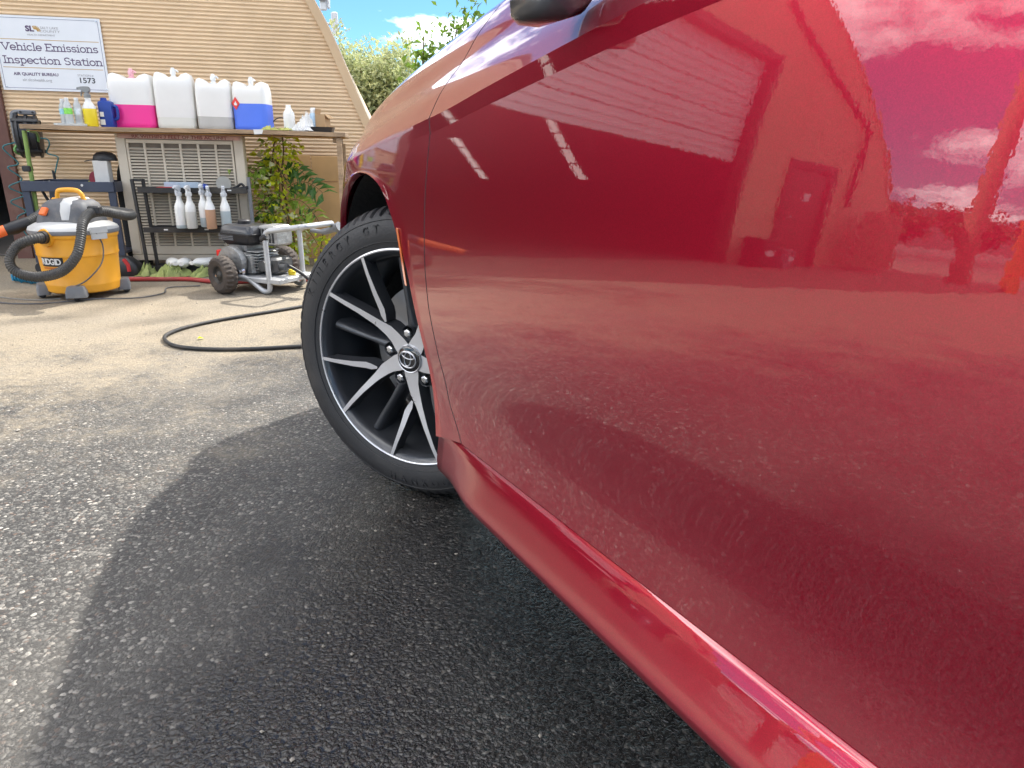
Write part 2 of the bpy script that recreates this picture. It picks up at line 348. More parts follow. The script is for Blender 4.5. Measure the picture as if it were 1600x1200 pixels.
car = thing('red_car', 'red sedan parked in the yard with front wheel turned towards the building', 'car')
CA = R(27.0)
car.location = (-.239 + math.cos(CA) * .853, 1.427 + math.sin(CA) * .853, 0); car.rotation_euler = (0, 0, R(90) + CA)
# shut line between wing and front door as x(s)
CUT_S = [0, .1, .25, .42, .55, .68, .82, 1.0, 2.0, 2.3, 2.6, 3.0]
CUT_X = [-.497, -.432, -.392, -.363, -.350, -.342, -.337, -.337, -.33, -.335, -.365, -.43]
def cutx(s): return float(np.interp(s, CUT_S, CUT_X))
SROWS = list(np.linspace(0, 1, 45)) + [1.33, 1.66, 2] + list(np.linspace(2, 3, 25))[1:]
def sharp_rows(me, test):
    bm = bmesh.new(); bm.from_mesh(me)
    for e in bm.edges:
        a, b = e.verts
        if test(a.co) and test(b.co): e.smooth = False
    bm.to_mesh(me); bm.free()
def on_crease(co):
    if co.x > -.22: return False
    y = abs(co.y); zl = c_zl(co.x)
    return abs(co.z - zl) < 2e-4 or abs(co.z - zl - .022) < 2e-4
def body_panel(name, mb, side, smooth=True):
    me = mb.mesh(name, RED)
    bm = bmesh.new(); bm.from_mesh(me); bmesh.ops.remove_doubles(bm, verts=bm.verts, dist=2e-4); bmesh.ops.recalc_face_normals(bm, faces=bm.faces)
    c = sum((f.normal.y * f.calc_area() for f in bm.faces))
    if c * side < 0: bmesh.ops.reverse_faces(bm, faces=bm.faces)
    bm.to_mesh(me); bm.free()
    me.polygons.foreach_set('use_smooth', [True] * len(me.polygons)); me.update(); sharp_rows(me, on_crease)
    o = link(name, me, car)
    return o
def flange(G, side, d=.012):
    """rolled-in return edge along a list of boundary points"""
    return [[(p[0], p[1] * 1., p[2]) for p in G], [(p[0], p[1] - d * .35 * side, p[2]) for p in G], [(p[0], p[1] - d * side, p[2]) for p in G]]
M_gap = mat('dark_shut_face', (.035, .006, .008), .7, var=.3, scale=30)  # turned-in edges coloured dark so the panel gaps read as dark lines
def door(name, xa, xb, side):
    """panel between front edge xa(s) and rear edge xb(s)"""
    mb = MB(); G = []
    nx = 56
    for s in SROWS:
        a, b = xa(s), xb(s); G.append([(lambda q: (q[0], q[1] * side, q[2]))(P(a + (b - a) * (k / nx), s)) for k in range(nx + 1)])
    mb.grid(G)
    o = body_panel(name, mb, side)
    fl = MB()                                              # turned-in panel edges
    for edge, dx in (([r[0] for r in G], -.004), ([r[-1] for r in G], .004)):
        fl.grid([edge, [(p[0] - dx * .6, p[1] - .003 * side, p[2]) for p in edge], [(p[0] - dx * .6, p[1] - .022 * side, p[2]) for p in edge]])
    fl.grid([G[0], [(p[0], p[1] - .004 * side, p[2] - .004) for p in G[0]], [(p[0], p[1] - .03 * side, p[2] - .004) for p in G[0]]])
    fo = fl.build('door_edge', M_gap, o, smooth=60)
    return o
def wheel_panel(name, xc, lip, x_rear, x_front, side):
    """panel round a wheel opening; lip = (x,z) points from rear bottom to front bottom, x_rear/x_front = boundary x as functions of s"""
    Lp = [(p[0] + 0., p[1]) for p in cr(lip, 7)]
    n = len(Lp); Ln = [(x, z) for x, z in Lp]
    # outer boundary in (x, s): up the rear edge, along s=1, down the front edge
    def s_of(x, z): return (z - c_z0(x)) / (c_zl(x) - c_z0(x))
    ang = [math.atan2(z - .33, x - xc) for x, z in Ln]
    outer = []
    xr1, xf1 = x_rear(1.), x_front(1.)
    sb_r = max(.0, s_of(*Ln[0])); 
    nr, nf = n // 3, n // 4; nt_ = n - nr - nf
    for k in range(nr): outer.append(('r', sb_r + (1 - sb_r) * k / nr))
    for k in range(nt_): outer.append(('t', xr1 + (xf1 - xr1) * k / (nt_ - 1)))
    for k in range(nf): outer.append(('f', 1 - (1 + .12) * (k + 1) / nf))
    G = []; M = 16
    for i, (x, z) in enumerate(Ln):
        kd, val = outer[i]
        if kd == 'r': ox, os = x_rear(val), val
        elif kd == 't': ox, os = val, 1.
        else: ox, os = x_front(val), val
        s0 = s_of(x, z); row = []
        for j in range(M + 1):
            f = j / M; q = P(x + (ox - x) * f, s0 + (os - s0) * f)
            fl = .004 * math.exp(-(f / .10) ** 2) if f < .5 else 0     # rolled-out lip
            row.append((q[0], (q[1] + fl * .6) * side, q[2]))
        G.append(row)
    mb = MB(); mb.grid(G)
    tx = [xr1 + (xf1 - xr1) * k / (nt_ - 1) for k in range(nt_)]
    up = []
    for s in [1, 1.33, 1.66, 2] + list(np.linspace(2, 3, 25))[1:]:
        a, b = x_rear(s), x_front(s)
        row = [(P(a + (b - a) * (k / (nt_ - 1)), s)) for k in range(nt_)]
        up.append([(q[0], q[1] * side, q[2]) for q in row])
    mb.grid(up)
    o = body_panel(name, mb, side)
    lb = MB(); E0 = [r[0] for r in G]                      # inner lip
    lb.grid([E0, [(xc + (p[0] - xc) * .996, p[1] - .004 * side, .33 + (p[2] - .33) * .996) for p in E0], [(xc + (p[0] - xc) * .992, p[1] - .014 * side, .33 + (p[2] - .33) * .992) for p in E0]])
    lb.build('arch_lip', RED, o, smooth=60)
    e = MB(); E1 = [G[i][-1] for i in range(n) if outer[i][0] == 'r'] + [r[0] for r in up]
    e.grid([E1, [(p[0] - .003, p[1] - .003 * side, p[2]) for p in E1], [(p[0] - .003, p[1] - .02 * side, p[2]) for p in E1]])
    e.build('panel_edge', M_gap, o, smooth=60)
    return o
LIP = [(-.398, .322), (-.364, .38), (-.330, .45), (-.292, .525), (-.257, .582), (-.190, .640), (-.115, .69), (-.04, .715), (.06, .726), (.16, .716), (.268, .680), (.360, .612), (.408, .51), (.425, .42), (.43, .33), (.43, .26)]
GAP = .0045
xcut = lambda s: cutx(s)
xbc = lambda s: -1.52 - .02 * min(s, 1)
xcc = lambda s: -2.42 - .05 * (1 - min(s, 1)) if s < 1 else -2.42 - .06 * (s - 1)
LIPR = [(-3.24, .30), (-3.21, .42), (-3.15, .54), (-3.05, .64), (-2.93, .70), (-2.82, .715), (-2.71, .70), (-2.60, .64), (-2.52, .55), (-2.475, .45), (-2.455, .36), (-2.45, .33)]
for side in (1, -1):
    wheel_panel('front_wing', 0., LIP, lambda s: cutx(s) + GAP / 2, lambda s: .70, side)
    fd = door('front_door', lambda s: cutx(s) - GAP / 2, lambda s: xbc(s) + GAP / 2, side)
    rd = door('rear_door', lambda s: xbc(s) - GAP / 2, lambda s: xcc(s) + GAP / 2, side)
    lr = [(x, z) for x, z in LIPR]
    wheel_panel('rear_quarter', -2.825, lr, lambda s: -3.68, lambda s: xcc(s) - GAP / 2, side)
    for d, hx in ((fd, -1.32), (rd, -2.22)):               # pull handles
        q = P(hx, .93); mh = MB(); mh.tube(cr([(hx - .09, (q[1] + .0) * side, q[2] - .01), (hx - .07, (q[1] + .028) * side, q[2] - .008), (hx + .07, (q[1] + .028) * side, q[2] - .012), (hx + .09, q[1] * side, q[2] - .015)], 5), .011, 10)
        mh.build('door_handle', RED, d, smooth=60)
    # sill
    sl = MB(); G = []
    prof = [(-.030, .012), (-.010, .008), (-.003, .0035), (.0005, -.001), (.0030, -.0050), (.0058, -.0100), (.0145, -.0290), (.0232, -.0480), (.0250, -.0555), (.0215, -.0640), (.006, -.073), (-.035, -.086), (-.10, -.092)]
    prof = cr(prof, 4)
    xs_ = list(np.linspace(-.394, -2.44, 70))
    for i, x in enumerate(xs_):
        z0 = c_z0(x) - .0095; y0 = P(x, .0)[1] + .0
        e = sm(-.40, -.60, x)
        G.append([(x + (.05 * (1 - e) * max(0, .02 - q[1]) if x > -.6 else 0), (y0 + (q[0] if q[0] < 0 else q[0] * (.15 + .85 * e)) - .003 * (1 - e) + .001) * side, z0 + q[1]) for q in prof])
    sl.grid(G); sl.grid([[p for p in G[0]], [(p[0], p[1] - .05 * side, p[2]) for p in G[0]]])
    o = body_panel('sill', sl, side)
# bonnet, nose and rest of the shell
def shell(name, G, m=RED, up=True, smooth=60):
    mb = MB(); mb.grid(G); me = mb.mesh(name, m); bm = bmesh.new(); bm.from_mesh(me); bmesh.ops.remove_doubles(bm, verts=bm.verts, dist=1e-4); bmesh.ops.recalc_face_normals(bm, faces=bm.faces)
    if up and sum(f.normal.z * f.calc_area() for f in bm.faces) < 0: bmesh.ops.reverse_faces(bm, faces=bm.faces)
    bm.to_mesh(me); bm.free(); me.polygons.foreach_set('use_smooth', [True] * len(me.polygons)); me.set_sharp_from_angle(angle=R(smooth)); return link(name, me, car)
G = []
for x in np.linspace(-.40, .70, 40):
    yr, zr = ridge(x); row = []
    for k in np.linspace(-1, 1, 33):
        yy = (yr - .004) * k; cr_ = .030 * (1 - k * k) + .012 * math.exp(-((abs(k) - .55) / .16) ** 2) - .018 * math.exp(-((abs(k) - .93) / .05) ** 2) * sm(-.3, .1, x)
        row.append((x + .14 * (1 - k * k) * (1 - sm(-.4, .1, x)) * 1.0, yy, zr - .002 + cr_ * (1 - .3 * sm(.3, .7, x))))
    G.append(row)
for x in np.linspace(.72, .97, 12):
    f = (x - .70) / .27; yr, zr = ridge(.70); row = []
    for k in np.linspace(-1, 1, 33):
        hw = math.sqrt(max(0, 1 - f * f)); row.append((x, (yr - .004) * k * max(hw, .02), zr - .002 + .036 * (1 - k * k) * (1 - f) - .10 * f * f))
    G.append(row)
shell('bonnet', G)
G = []
for s in np.linspace(-.35, 3, 26):
    q = P(.70, s if s >= 0 else 0); zz_ = q[2] + min(0, s) * .45; row = []
    for a in np.linspace(-90, 90, 41):
        fr = .27 * (1 - .25 * max(0, s - 1.6) / 1.4); row.append((.70 + fr * math.cos(R(a)) if abs(a) < 90 else .70, q[1] * math.sin(R(a)), zz_ - (.10 * math.cos(R(a)) ** 2 if s > 2.5 else 0)))
    G.append(row)
shell('front_bumper', G, up=False)
def curve3(a, b, c, n=15):
    return [tuple((1 - t) ** 2 * np.array(a) + 2 * t * (1 - t) * np.array(b) + t * t * np.array(c)) for t in np.linspace(0, 1, n)]
wb = curve3((-.46, .755, 1.01), (-.05, 0, 1.075), (-.46, -.755, 1.01)); wt = curve3((-1.12, .575, 1.375), (-.92, 0, 1.455), (-1.12, -.575, 1.375))
rb = curve3((-2.55, .56, 1.33), (-2.62, 0, 1.43), (-2.55, -.56, 1.33)); rl = curve3((-3.15, .66, 1.09), (-3.36, 0, 1.13), (-3.15, -.66, 1.09))
def blend(a, b, n, bulge=0): return [[tuple(np.array(p) * (1 - t) + np.array(q) * t + np.array([0, 0, bulge * 4 * t * (1 - t)])) for p, q in zip(a, b)] for t in np.linspace(0, 1, n)]
GL = mat_glass('car_glass')
shell('windscreen', blend(wb, wt, 12, .03), GL)
shell('roof', blend(wt, rb, 16, .05))
shell('rear_window', blend(rb, rl, 10, .02), GL)
tail = [(-3.72, q[1] * .93, 1.03 - .02 * abs(q[1])) for q in rl]
shell('boot_lid', blend(rl, tail, 8, .01))
G = []
for s in np.linspace(-.35, 3, 22):
    q = P(-3.68, max(s, 0)); row = []
    for a in np.linspace(-90, 90, 31): row.append((-3.68 - .2 * math.cos(R(a)), q[1] * math.sin(R(a)), q[2] + min(0, s) * .45))
    G.append(row)
shell('rear_bumper', G, up=False)
for side in (1, -1):
    belt = [(lambda q: (q[0], q[1] * side, q[2]))(P(x, 3)) for x in np.linspace(-.48, -2.78, 30)]
    rail = [tuple(p) for p in cr([(-.50, .755 * side, 1.02), (-.80, .67 * side, 1.21), (-1.12, .585 * side, 1.375), (-1.8, .585 * side, 1.405), (-2.45, .575 * side, 1.345), (-2.78, .65 * side, 1.17)], 6)]
    rail = [rail[int(round(k * (len(rail) - 1) / 29))] for k in range(30)]
    shell('side_window', blend(belt, rail, 8), GL, up=False)
    mb = MB(); mb.tube([(p[0], p[1], p[2]) for p in rail], .028, 8); mb.build('roof_rail', RED, car, smooth=60)
    mb = MB(); mb.tube(belt, .009, 6); mb.build('window_trim', M_black, car, smooth=60)
    mb = MB(); mb.tube([(-1.50, .80 * side, 1.03), (-1.58, .60 * side, 1.39)], .035, 8); mb.build('door_pillar', M_black, car, smooth=60)
    # door mirror
    mr = MB(); C0 = np.array([-.748, .930 * side, .966]); rings = []
    for a, sc_ in ((-.075, .80), (-.07, .93), (-.05, 1.0), (0, 1.0), (.04, .93), (.075, .72), (.095, .35)):
        rings.append([tuple(C0 + np.array([.031 * sc_ * cy, (.45 * a + .02 * cy * cy) * -side + .012 * side, .084 * sc_ * cz])) for cy, cz in [(math.copysign(abs(math.cos(t)) ** .32, math.cos(t)), math.copysign(abs(math.sin(t)) ** .32, math.sin(t))) for t in np.linspace(0, 2 * math.pi, 28, endpoint=False)]])
    mr.loft(rings); mo = mr.build('door_mirror', mat('mirror_housing', (.075, .07, .068), .18, coat=.6), car, smooth=50)
    gm = MB(); gm.add([tuple(np.array(p) + np.array([0, .003 * side, 0])) for p in [tuple(C0 + (np.array(q) - C0) * np.array([.93, 1, .93])) for q in rings[0]]], [tuple(range(28))]); gm.build('mirror_glass', mat('mirror_silver', (.8, .82, .85), .03, 1., var=.01), mo, smooth=0)
    st = MB(); st.loft([[(-.735 + dx_, y_ * side, z_ + dz_) for dx_, dz_ in ((-.018, -.012), (.02, -.012), (.02, .012), (-.018, .012))] for y_, z_ in ((.80, .995), (.86, .975), (.91, .965))]); st.build('mirror_arm', M_black, mo, smooth=60)
# underside and wheel housings
ub = MB(); ub.box(-3.6, -3.3, -.7, .7, .22, .8); ub.box(-2.35, -.47, -.80, .80, .19, .48); ub.box(-3.3, .75, -.52, .52, .20, .70); ub.box(.48, .80, -.45, .45, .20, .60); ub.build('underbody', M_dark, car, smooth=0)
ln_m = mat('wheel_housing', (.012, .012, .013), .8, bump=.3, bscale=60)
for xc, inn in ((0, .45), (-2.825, .5)):
    for side in (1, -1):
        lm = MB(); arc = [(xc + .008 + .425 * math.cos(t), .315 + .425 * math.sin(t)) for t in np.linspace(-.1, math.pi + .1, 25)]
        lm.grid([[(x, y * side, z) for x, z in arc] for y in (.882, .80, .7, inn)]); lm.grid([[(x, inn * side, z) for x, z in arc], [(x, inn * side, .2) for x, z in arc]])
        lm.build('wheel_housing', ln_m, car, smooth=60)

# ---- wheels
M_mach = mat('machined_alloy', (.66, .66, .68), .30, .7, var=.05, scale=30)
M_wdark = mat('anthracite_wheel_paint', (.055, .058, .065), .32, .35, var=.08, coat=.4)
M_disc = mat('brake_disc', (.30, .30, .31), .38, 1., var=.1)
def pol(r, th): return np.array([-r * math.sin(R(th)), r * math.cos(R(th))])        # seen from outside, clockwise from the top
def spoke(mb, pts, y_at, depth, rounded=False):
    """pts: list of (r, theta, half width); face (mat 0) and flanks (mat 1)"""
    C = [pol(r, th) for r, th, h in pts]; Lf, Rt = [], []
    for i in range(len(C)):
        t = C[min(i + 1, len(C) - 1)] - C[max(i - 1, 0)]; t /= np.linalg.norm(t); nn = np.array([-t[1], t[0]]); h = pts[i][2] * (1.05 if pts[i][0] < .09 else .74)
        Lf.append(C[i] + nn * h); Rt.append(C[i] - nn * h)
    m = len(C); ys = [y_at(np.linalg.norm(c)) for c in C]
    bev = .0022
    face = [];
    V = []; 
    for i in range(m):
        c = C[i]; l_, r_ = Lf[i], Rt[i]
        if rounded:
            V += [(l_[0], ys[i] - depth, l_[1]), (l_[0] * .9 + c[0] * .1, ys[i] - depth * .35, l_[1] * .9 + c[1] * .1), (l_[0] * .5 + c[0] * .5, ys[i] - .003, l_[1] * .5 + c[1] * .5), (c[0], ys[i], c[1]), (r_[0] * .5 + c[0] * .5, ys[i] - .003, r_[1] * .5 + c[1] * .5), (r_[0] * .9 + c[0] * .1, ys[i] - depth * .35, r_[1] * .9 + c[1] * .1), (r_[0], ys[i] - depth, r_[1])]
        else:
            lo, ro = c + (l_ - c) * 1.35 , c + (r_ - c) * 1.35
            V += [(lo[0], ys[i] - depth, lo[1]), (l_[0], ys[i] - bev, l_[1]), (l_[0] * .93 + c[0] * .07, ys[i], l_[1] * .93 + c[1] * .07), (c[0], ys[i], c[1]), (r_[0] * .93 + c[0] * .07, ys[i], r_[1] * .93 + c[1] * .07), (r_[0], ys[i] - bev, r_[1]), (ro[0], ys[i] - depth, ro[1])]
    o = len(mb.v); mb.v += [tuple(map(float, p)) for p in V]
    for i in range(m - 1):
        for k in range(6):
            a = o + i * 7 + k; mb.f.append((a, a + 1, a + 8, a + 7)); mb.mi.append(1 if rounded or k in (0, 1, 4, 5) else 0)
    for e in (0, m - 1): mb.f.append(tuple(o + e * 7 + k for k in range(7))); mb.mi.append(1)
def make_wheel():
    wr = thing('wheel', None, None); wr.parent = car
    # tyre: shoulders cut by lateral grooves
    prof = [(.232, -.092), (.236, -.097), (.246, -.100), (.262, -.105), (.282, -.106), (.300, -.102), (.313, -.094), (.3225, -.082), (.3285, -.068), (.3315, -.060), (.332, -.052), (.324, -.050), (.324, -.043), (.3325, -.041), (.333, -.020), (.325, -.018), (.325, -.008), (.333, -.006)]
    prof = prof + [(r, -y) for r, y in prof[::-1]]
    NP_, per = 76, 4; mb = MB(); rings = []
    for k in range(NP_ * per):
        ph = k % per; sl_ = ph == 0; a = 2 * math.pi * k / (NP_ * per); ring = []
        for r, y in prof:
            rr = r; aa = a
            if sl_ and abs(y) > .051 and r > .308: rr = r - .009 if abs(y) < .09 else r - .0035
            if abs(y) < .11 and r > .31: aa = a + .10 * (abs(y) - .05)
            ring.append((rr * math.sin(aa), y, rr * math.cos(aa)))
        rings.append(ring)
    rings.append(rings[0]); mb.loft(rings, caps=False, closed=False)
    ty = mb.build('tyre', M_rubber, wr, smooth=35, merge=1e-5)
    for r_, y_ in ((.303, .1005), (.258, .1040)):
        mb = MB(); mb.tube([(r_ * math.sin(a), y_, r_ * math.cos(a)) for a in np.linspace(0, 2 * math.pi, 121)], .0012, 6, caps=False); mb.build('sidewall_rib', M_rubber, wr, smooth=60)
    # raised sidewall lettering set round an arc
    for word, start, step, size, r_ in (('KINERGY GT', -64, 5.8, .025, .278), ('HANKOOK', 188, -6.0, .025, .278), ('235/45R18', 60, 4.2, .018, .270)):
        for i, ch in enumerate(word):
            if ch == ' ': continue
            th = start + step * i; p = pol(r_, th); flip = step < 0
            o = text_mesh(ch, size, M_rubber, 'sidewall_letter', wr, (0, 0, 0), ext=.0011)
            o.matrix_local = Matrix.Translation((p[0] * (1 if not flip else 1.06), .1055, p[1] * (1 if not flip else 1.06))) @ Matrix.Rotation(-R(th + (180 if flip else 0)), 4, 'Y') @ Matrix.Rotation(R(180), 4, 'Z') @ Matrix.Rotation(R(90), 4, 'X')
    # rim: machined lip, dark barrel
    mb = MB(); n = 96
    mb.lathe([(.2440, .092), (.2455, .099), (.2442, .1025), (.2415, .1040), (.2392, .1030), (.2385, .100)], n, axis='y', caps=False)
    mb.build('rim_lip', M_mach, wr, smooth=40)
    mb = MB(); mb.lathe([(.2386, .1005), (.2330, .096), (.2290, .090), (.2240, .080), (.2250, .070), (.218, .045), (.212, .0), (.214, -.05), (.224, -.09), (.236, -.10)], n, axis='y', caps=False); mb.build('rim_barrel', M_wdark, wr, smooth=40)
    yf = lambda r: .080 + .0225 * sm(.06, .242, r)
    for k in range(5):
        th = 30.5 + 72 * k
        mb = MB(); spoke(mb, [(.018, th, .020), (.040, th, .0185), (.060, th - 1.0, .0150), (.080, th - 3.2, .0135), (.105, th - 7.2, .0135), (.118, th - 8.6, .0118), (.16, th - 12.0, .0090), (.205, th - 14.8, .0072), (.2405, th - 16.4, .0066)], yf, .032)
        mb.build('spoke', [M_mach, M_wdark], wr, smooth=35)
        mb = MB(); spoke(mb, [(.098, th + 2.6, .0035), (.112, th + 5.6, .0098), (.125, th + 8.6, .0108), (.16, th + 11.6, .0088), (.205, th + 14.6, .0064), (.2405, th + 16.2, .0056)], yf, .032)
        mb.build('spoke_branch', [M_mach, M_wdark], wr, smooth=35)
        tl = -5.5 + 72 * k
        mb = MB(); spoke(mb, [(.050, tl, .020), (.075, tl, .016), (.12, tl, .0145), (.18, tl, .0165), (.222, tl, .020)], lambda r: .064 + .012 * sm(.06, .22, r), .05, True)
        mb.build('dark_spoke', [M_wdark, M_wdark], wr, smooth=50)
        p = pol(.0572, tl)
        mb = MB(); mb.lathe([(.0175, .074), (.0165, .0775), (.0150, .076), (.0140, .055)], 24, (p[0], 0, p[1]), 'y', False); mb.build('lug_seat', M_wdark, wr, smooth=50)
        mb = MB(); mb.lathe([(.0105, .055), (.0105, .076), (.0092, .0805), (.006, .0822), (.0005, .0826)], 6, (p[0], 0, p[1]), 'y'); mb.build('lug_nut', M_steel, wr, smooth=25)
    mb = MB(); mb.lathe([(.052, .02), (.052, .066), (.045, .0725), (.0005, .074)], 40, axis='y'); mb.build('hub', M_wdark, wr, smooth=40)
    mb = MB(); mb.lathe([(.0325, .076), (.0325, .0825), (.0310, .0845), (.0295, .0840)], 48, axis='y', caps=False); mb.build('cap_ring', M_mach, wr, smooth=40)
    mb = MB(); mb.lathe([(.0297, .078), (.0297, .0838), (.026, .0855), (.015, .0870), (.0005, .0875)], 40, axis='y'); mb.build('centre_cap', mat('gloss_black', (.012, .012, .014), .12, coat=.6), wr, smooth=50)
    mb = MB()
    def oval(rx, rz, cx, cz, w0):
        mb.tube([(cx + rx * math.cos(a), .0882, cz + rz * math.sin(a)) for a in np.linspace(0, 2 * math.pi, 41)], w0, 6, caps=False)
    oval(.0222, .0185, 0, 0, .0018); oval(.0085, .0165, 0, .0012, .0015); oval(.0165, .0072, 0, .0090, .0015)
    em = mb.build('emblem', M_mach, wr, smooth=60); em.rotation_euler = (0, R(-8), 0)
    mb = MB(); mb.lathe([(.155, -.020), (.155, -.004), (.06, -.003), (.06, .01), (.0005, .01)], 64, axis='y'); mb.build('brake_disc', M_disc, wr, smooth=40)
    mb = MB()
    for a in np.linspace(R(20), R(80), 9): pass
    mb.loft([[(r * math.sin(a), y, r * math.cos(a)) for r, y in ((.095, -.04), (.165, -.04), (.170, .0), (.165, .028), (.105, .032))] for a in np.linspace(R(-150), R(-95), 10)]); mb.build('brake_caliper', mat('cast_caliper', (.22, .22, .22), .6, .4), wr, smooth=50)
    return wr
w0 = make_wheel()
STEER = R(34.8)
CAPO = .104
place(w0, (0 + math.sin(STEER) * CAPO, .853 - math.cos(STEER) * CAPO, .333), (0, 0, STEER))
def copy_tree(o, parent):
    c = o.copy(); col.objects.link(c); c.parent = parent
    for ch in list(o.children): copy_tree(ch, c)
    return c
w1 = copy_tree(w0, car); place(w1, (-2.825, .80, .333), (0, R(25), 0))
w2 = copy_tree(w0, car); place(w2, (0, -.80, .333), (0, 0, R(180) + R(30)))
w3 = copy_tree(w0, car); place(w3, (-2.825, -.80, .333), (0, 0, R(180)))
# raised amber strip behind the wheel opening, modelled in for orange reflection lines
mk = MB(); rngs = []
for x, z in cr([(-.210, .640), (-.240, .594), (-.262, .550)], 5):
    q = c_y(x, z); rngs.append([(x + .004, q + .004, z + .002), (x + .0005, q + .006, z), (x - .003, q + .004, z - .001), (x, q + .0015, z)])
mk.loft(rngs); mk.build('orange_reflection_strip', mat('orange_reflection', (.50, .12, .015), .15, coat=.5), car, smooth=50)

# ================================================================ BUILDING
UC, UB = -6.0, 4.98                                    # arched end wall: centre line and height
HALF = [(7.45, 0), (7.0, 1.0), (6.66, 1.77), (6.12, 2.5), (5.3, 3.15), (3.95, 3.92), (2.66, 4.47), (1.3, 4.86), (0, 4.98)]
HC = np.array(cr(HALF, 8))
def arch_u(z, side=1): return UC + side * float(np.interp(z, HC[:, 1], HC[:, 0]))
bld = thing('quonset_building', 'tan corrugated steel building with an arched end wall and open garage bay', 'building', (WO[0], WO[1], 0), PH)
def corr(name, ua, ub, za, zb, pitch=.0256, amp=.0042):
    """horizontally ribbed sheet between u limits (functions of z)"""
    mb = MB(); G = []; n = int((zb - za) / pitch * 6)
    for i in range(n + 1):
        z = za + (zb - za) * i / n; a, b = ua(z), ub(z)
        if b - a < .01: continue
        y = -amp * math.sin(2 * math.pi * z / pitch) - amp
        G.append([(a + (b - a) * k / 3, y, z) for k in range(4)])
    mb.grid(G); return mb.build(name, M_tan, bld, smooth=60)
BR, BL, BT = -1.50, -7.05, 3.52
corr('corrugated_wall', lambda z: BR + .10, lambda z: arch_u(z), 0, BT)
corr('corrugated_wall', lambda z: arch_u(z, -1), lambda z: arch_u(z), BT, UB - .02)
corr('corrugated_wall', lambda z: -8.35, lambda z: BL - .10, 0, BT)
corr('corrugated_wall', lambda z: -10.05, lambda z: -8.35, 2.12, BT)
corr('corrugated_wall', lambda z: arch_u(z, -1), lambda z: -10.05, 0, BT)
# roof shell and edge flashing
OUTL = [(UC + d, z) for d, z in HC] + [(UC - d, z) for d, z in HC[-2::-1]]
mb = MB(); mb.grid([[(u + .012 * (1 if u > UC else -1), y, z + .012) for u, z in OUTL] for y in (.0, .5, 2, 4, 8, 12.)])
mb.build('roof', M_tantrim, bld, smooth=60)
mb = MB(); rg = []
for i, (u, z) in enumerate(OUTL):
    a_, b_ = np.array(OUTL[max(0, i - 1)]), np.array(OUTL[min(len(OUTL) - 1, i + 1)]); t_ = (b_ - a_) / np.linalg.norm(b_ - a_); nn = np.array([t_[1], -t_[0]])
    rg.append([(u + nn[0] * dr, y, z + nn[1] * dr) for dr, y in ((-.036, -.012), (-.036, -.022), (.024, -.026), (.030, .12), (.020, .12))])
mb.loft(rg); mb.build('edge_flashing', M_tantrim, bld, smooth=40)
# bay: jambs, header, raised sectional door, dark room behind
for u0, u1 in ((BR, BR + .10), (BL - .10, BL), ):
    mb = MB(); mb.box(u0, u1, -.035, .14, 0, BT + .12); mb.build('bay_jamb', M_brown, bld, smooth=0)
mb = MB(); mb.box(BL, BR, -.033, .14, BT, BT + .12); mb.build('bay_header', M_brown, bld, smooth=0)
M_roll = mat('white_door_panel', (.74, .73, .70), .45, var=.04, scale=3, dirt=(.5, .47, .42), dirt_amt=.3)
for k in range(5):
    z0 = 1.82 + k * .36
    mb = MB(); mb.box(BL + .02, BR - .02, .16, .20, z0, z0 + .348, .006); mb.box(BL + .02, BR - .02, .150, .162, z0 + .10, z0 + .125); mb.box(BL + .02, BR - .02, .150, .162, z0 + .22, z0 + .245)
    mb.build('door_panel', M_roll, bld, smooth=30)
mb = MB(); mb.box(-8.6, -1.3, 11.0, 11.1, 0, 4.4); mb.box(-8.6, -8.5, .22, 11, 0, 4.2); mb.box(-1.28, -1.2, .22, 11, 0, 3.6); mb.box(-8.5, -1.2, .22, 11, 4.2, 4.25); mb.build('interior', M_dark, bld, smooth=0)
mb = MB(); mb.box(-8.5, -1.28, .1, 11, .004, .012); mb.build('interior_floor', mat('oily_concrete', (.10, .09, .08), .6, var=.25, scale=3), bld, smooth=0)
M_pane = mat_emit('daylit_pane', (1, .95, .88), .40)
for dp, z0, sd_, sz_ in ((7.66, 1.38, .47, .32), (4.42, 1.48, .41, .40)):      # daylight panels climbing the far side of the vault
    for k in range(4):
        za, zb = z0 + k * sz_, z0 + (k + .90) * sz_; da, db = dp + k * sd_, dp + (k + .90) * sd_
        mb = MB(); mb.prism([(da - .12, za), (da + .12, za), (db + .12, zb), (db - .12, zb)], -8.495, -8.485, 'x'); mb.build('window_pane', M_pane, bld, smooth=0)
# personnel door
M_pd = mat('brown_door', (.20, .085, .06), .55, var=.08)
mb = MB(); mb.box(-10.05, -9.87, -.04, .10, 0, 2.12); mb.box(-8.53, -8.35, -.04, .10, 0, 2.12); mb.box(-9.87, -8.53, -.04, .10, 1.98, 2.12); mb.build('door_frame', M_brown, bld, smooth=0)
mb = MB(); mb.box(-9.87, -8.53, .0, .05, 0.01, 1.98); pdo = mb.build('personnel_door', M_pd, bld, smooth=0)
mb = MB(); mb.box(-9.35, -9.12, -.006, 0, 1.38, 1.52); mb.build('notice', M_white, pdo, smooth=0)
mb = MB(); mb.tube([(-8.64, -.06, .98), (-8.64, -.06, 1.02)], .03, 12); mb.build('door_knob', M_steel, pdo, smooth=40)
mb = MB(); mb.tube(cr([(-6.75, -.05, 4.4), (-8.2, -.05, 3.9), (-10.55, -.05, 3.1), (-10.72, -.05, 2.8), (-10.74, -.05, 1.4)], 5), .04, 8); mb.build('conduit', M_brown, bld, smooth=50)

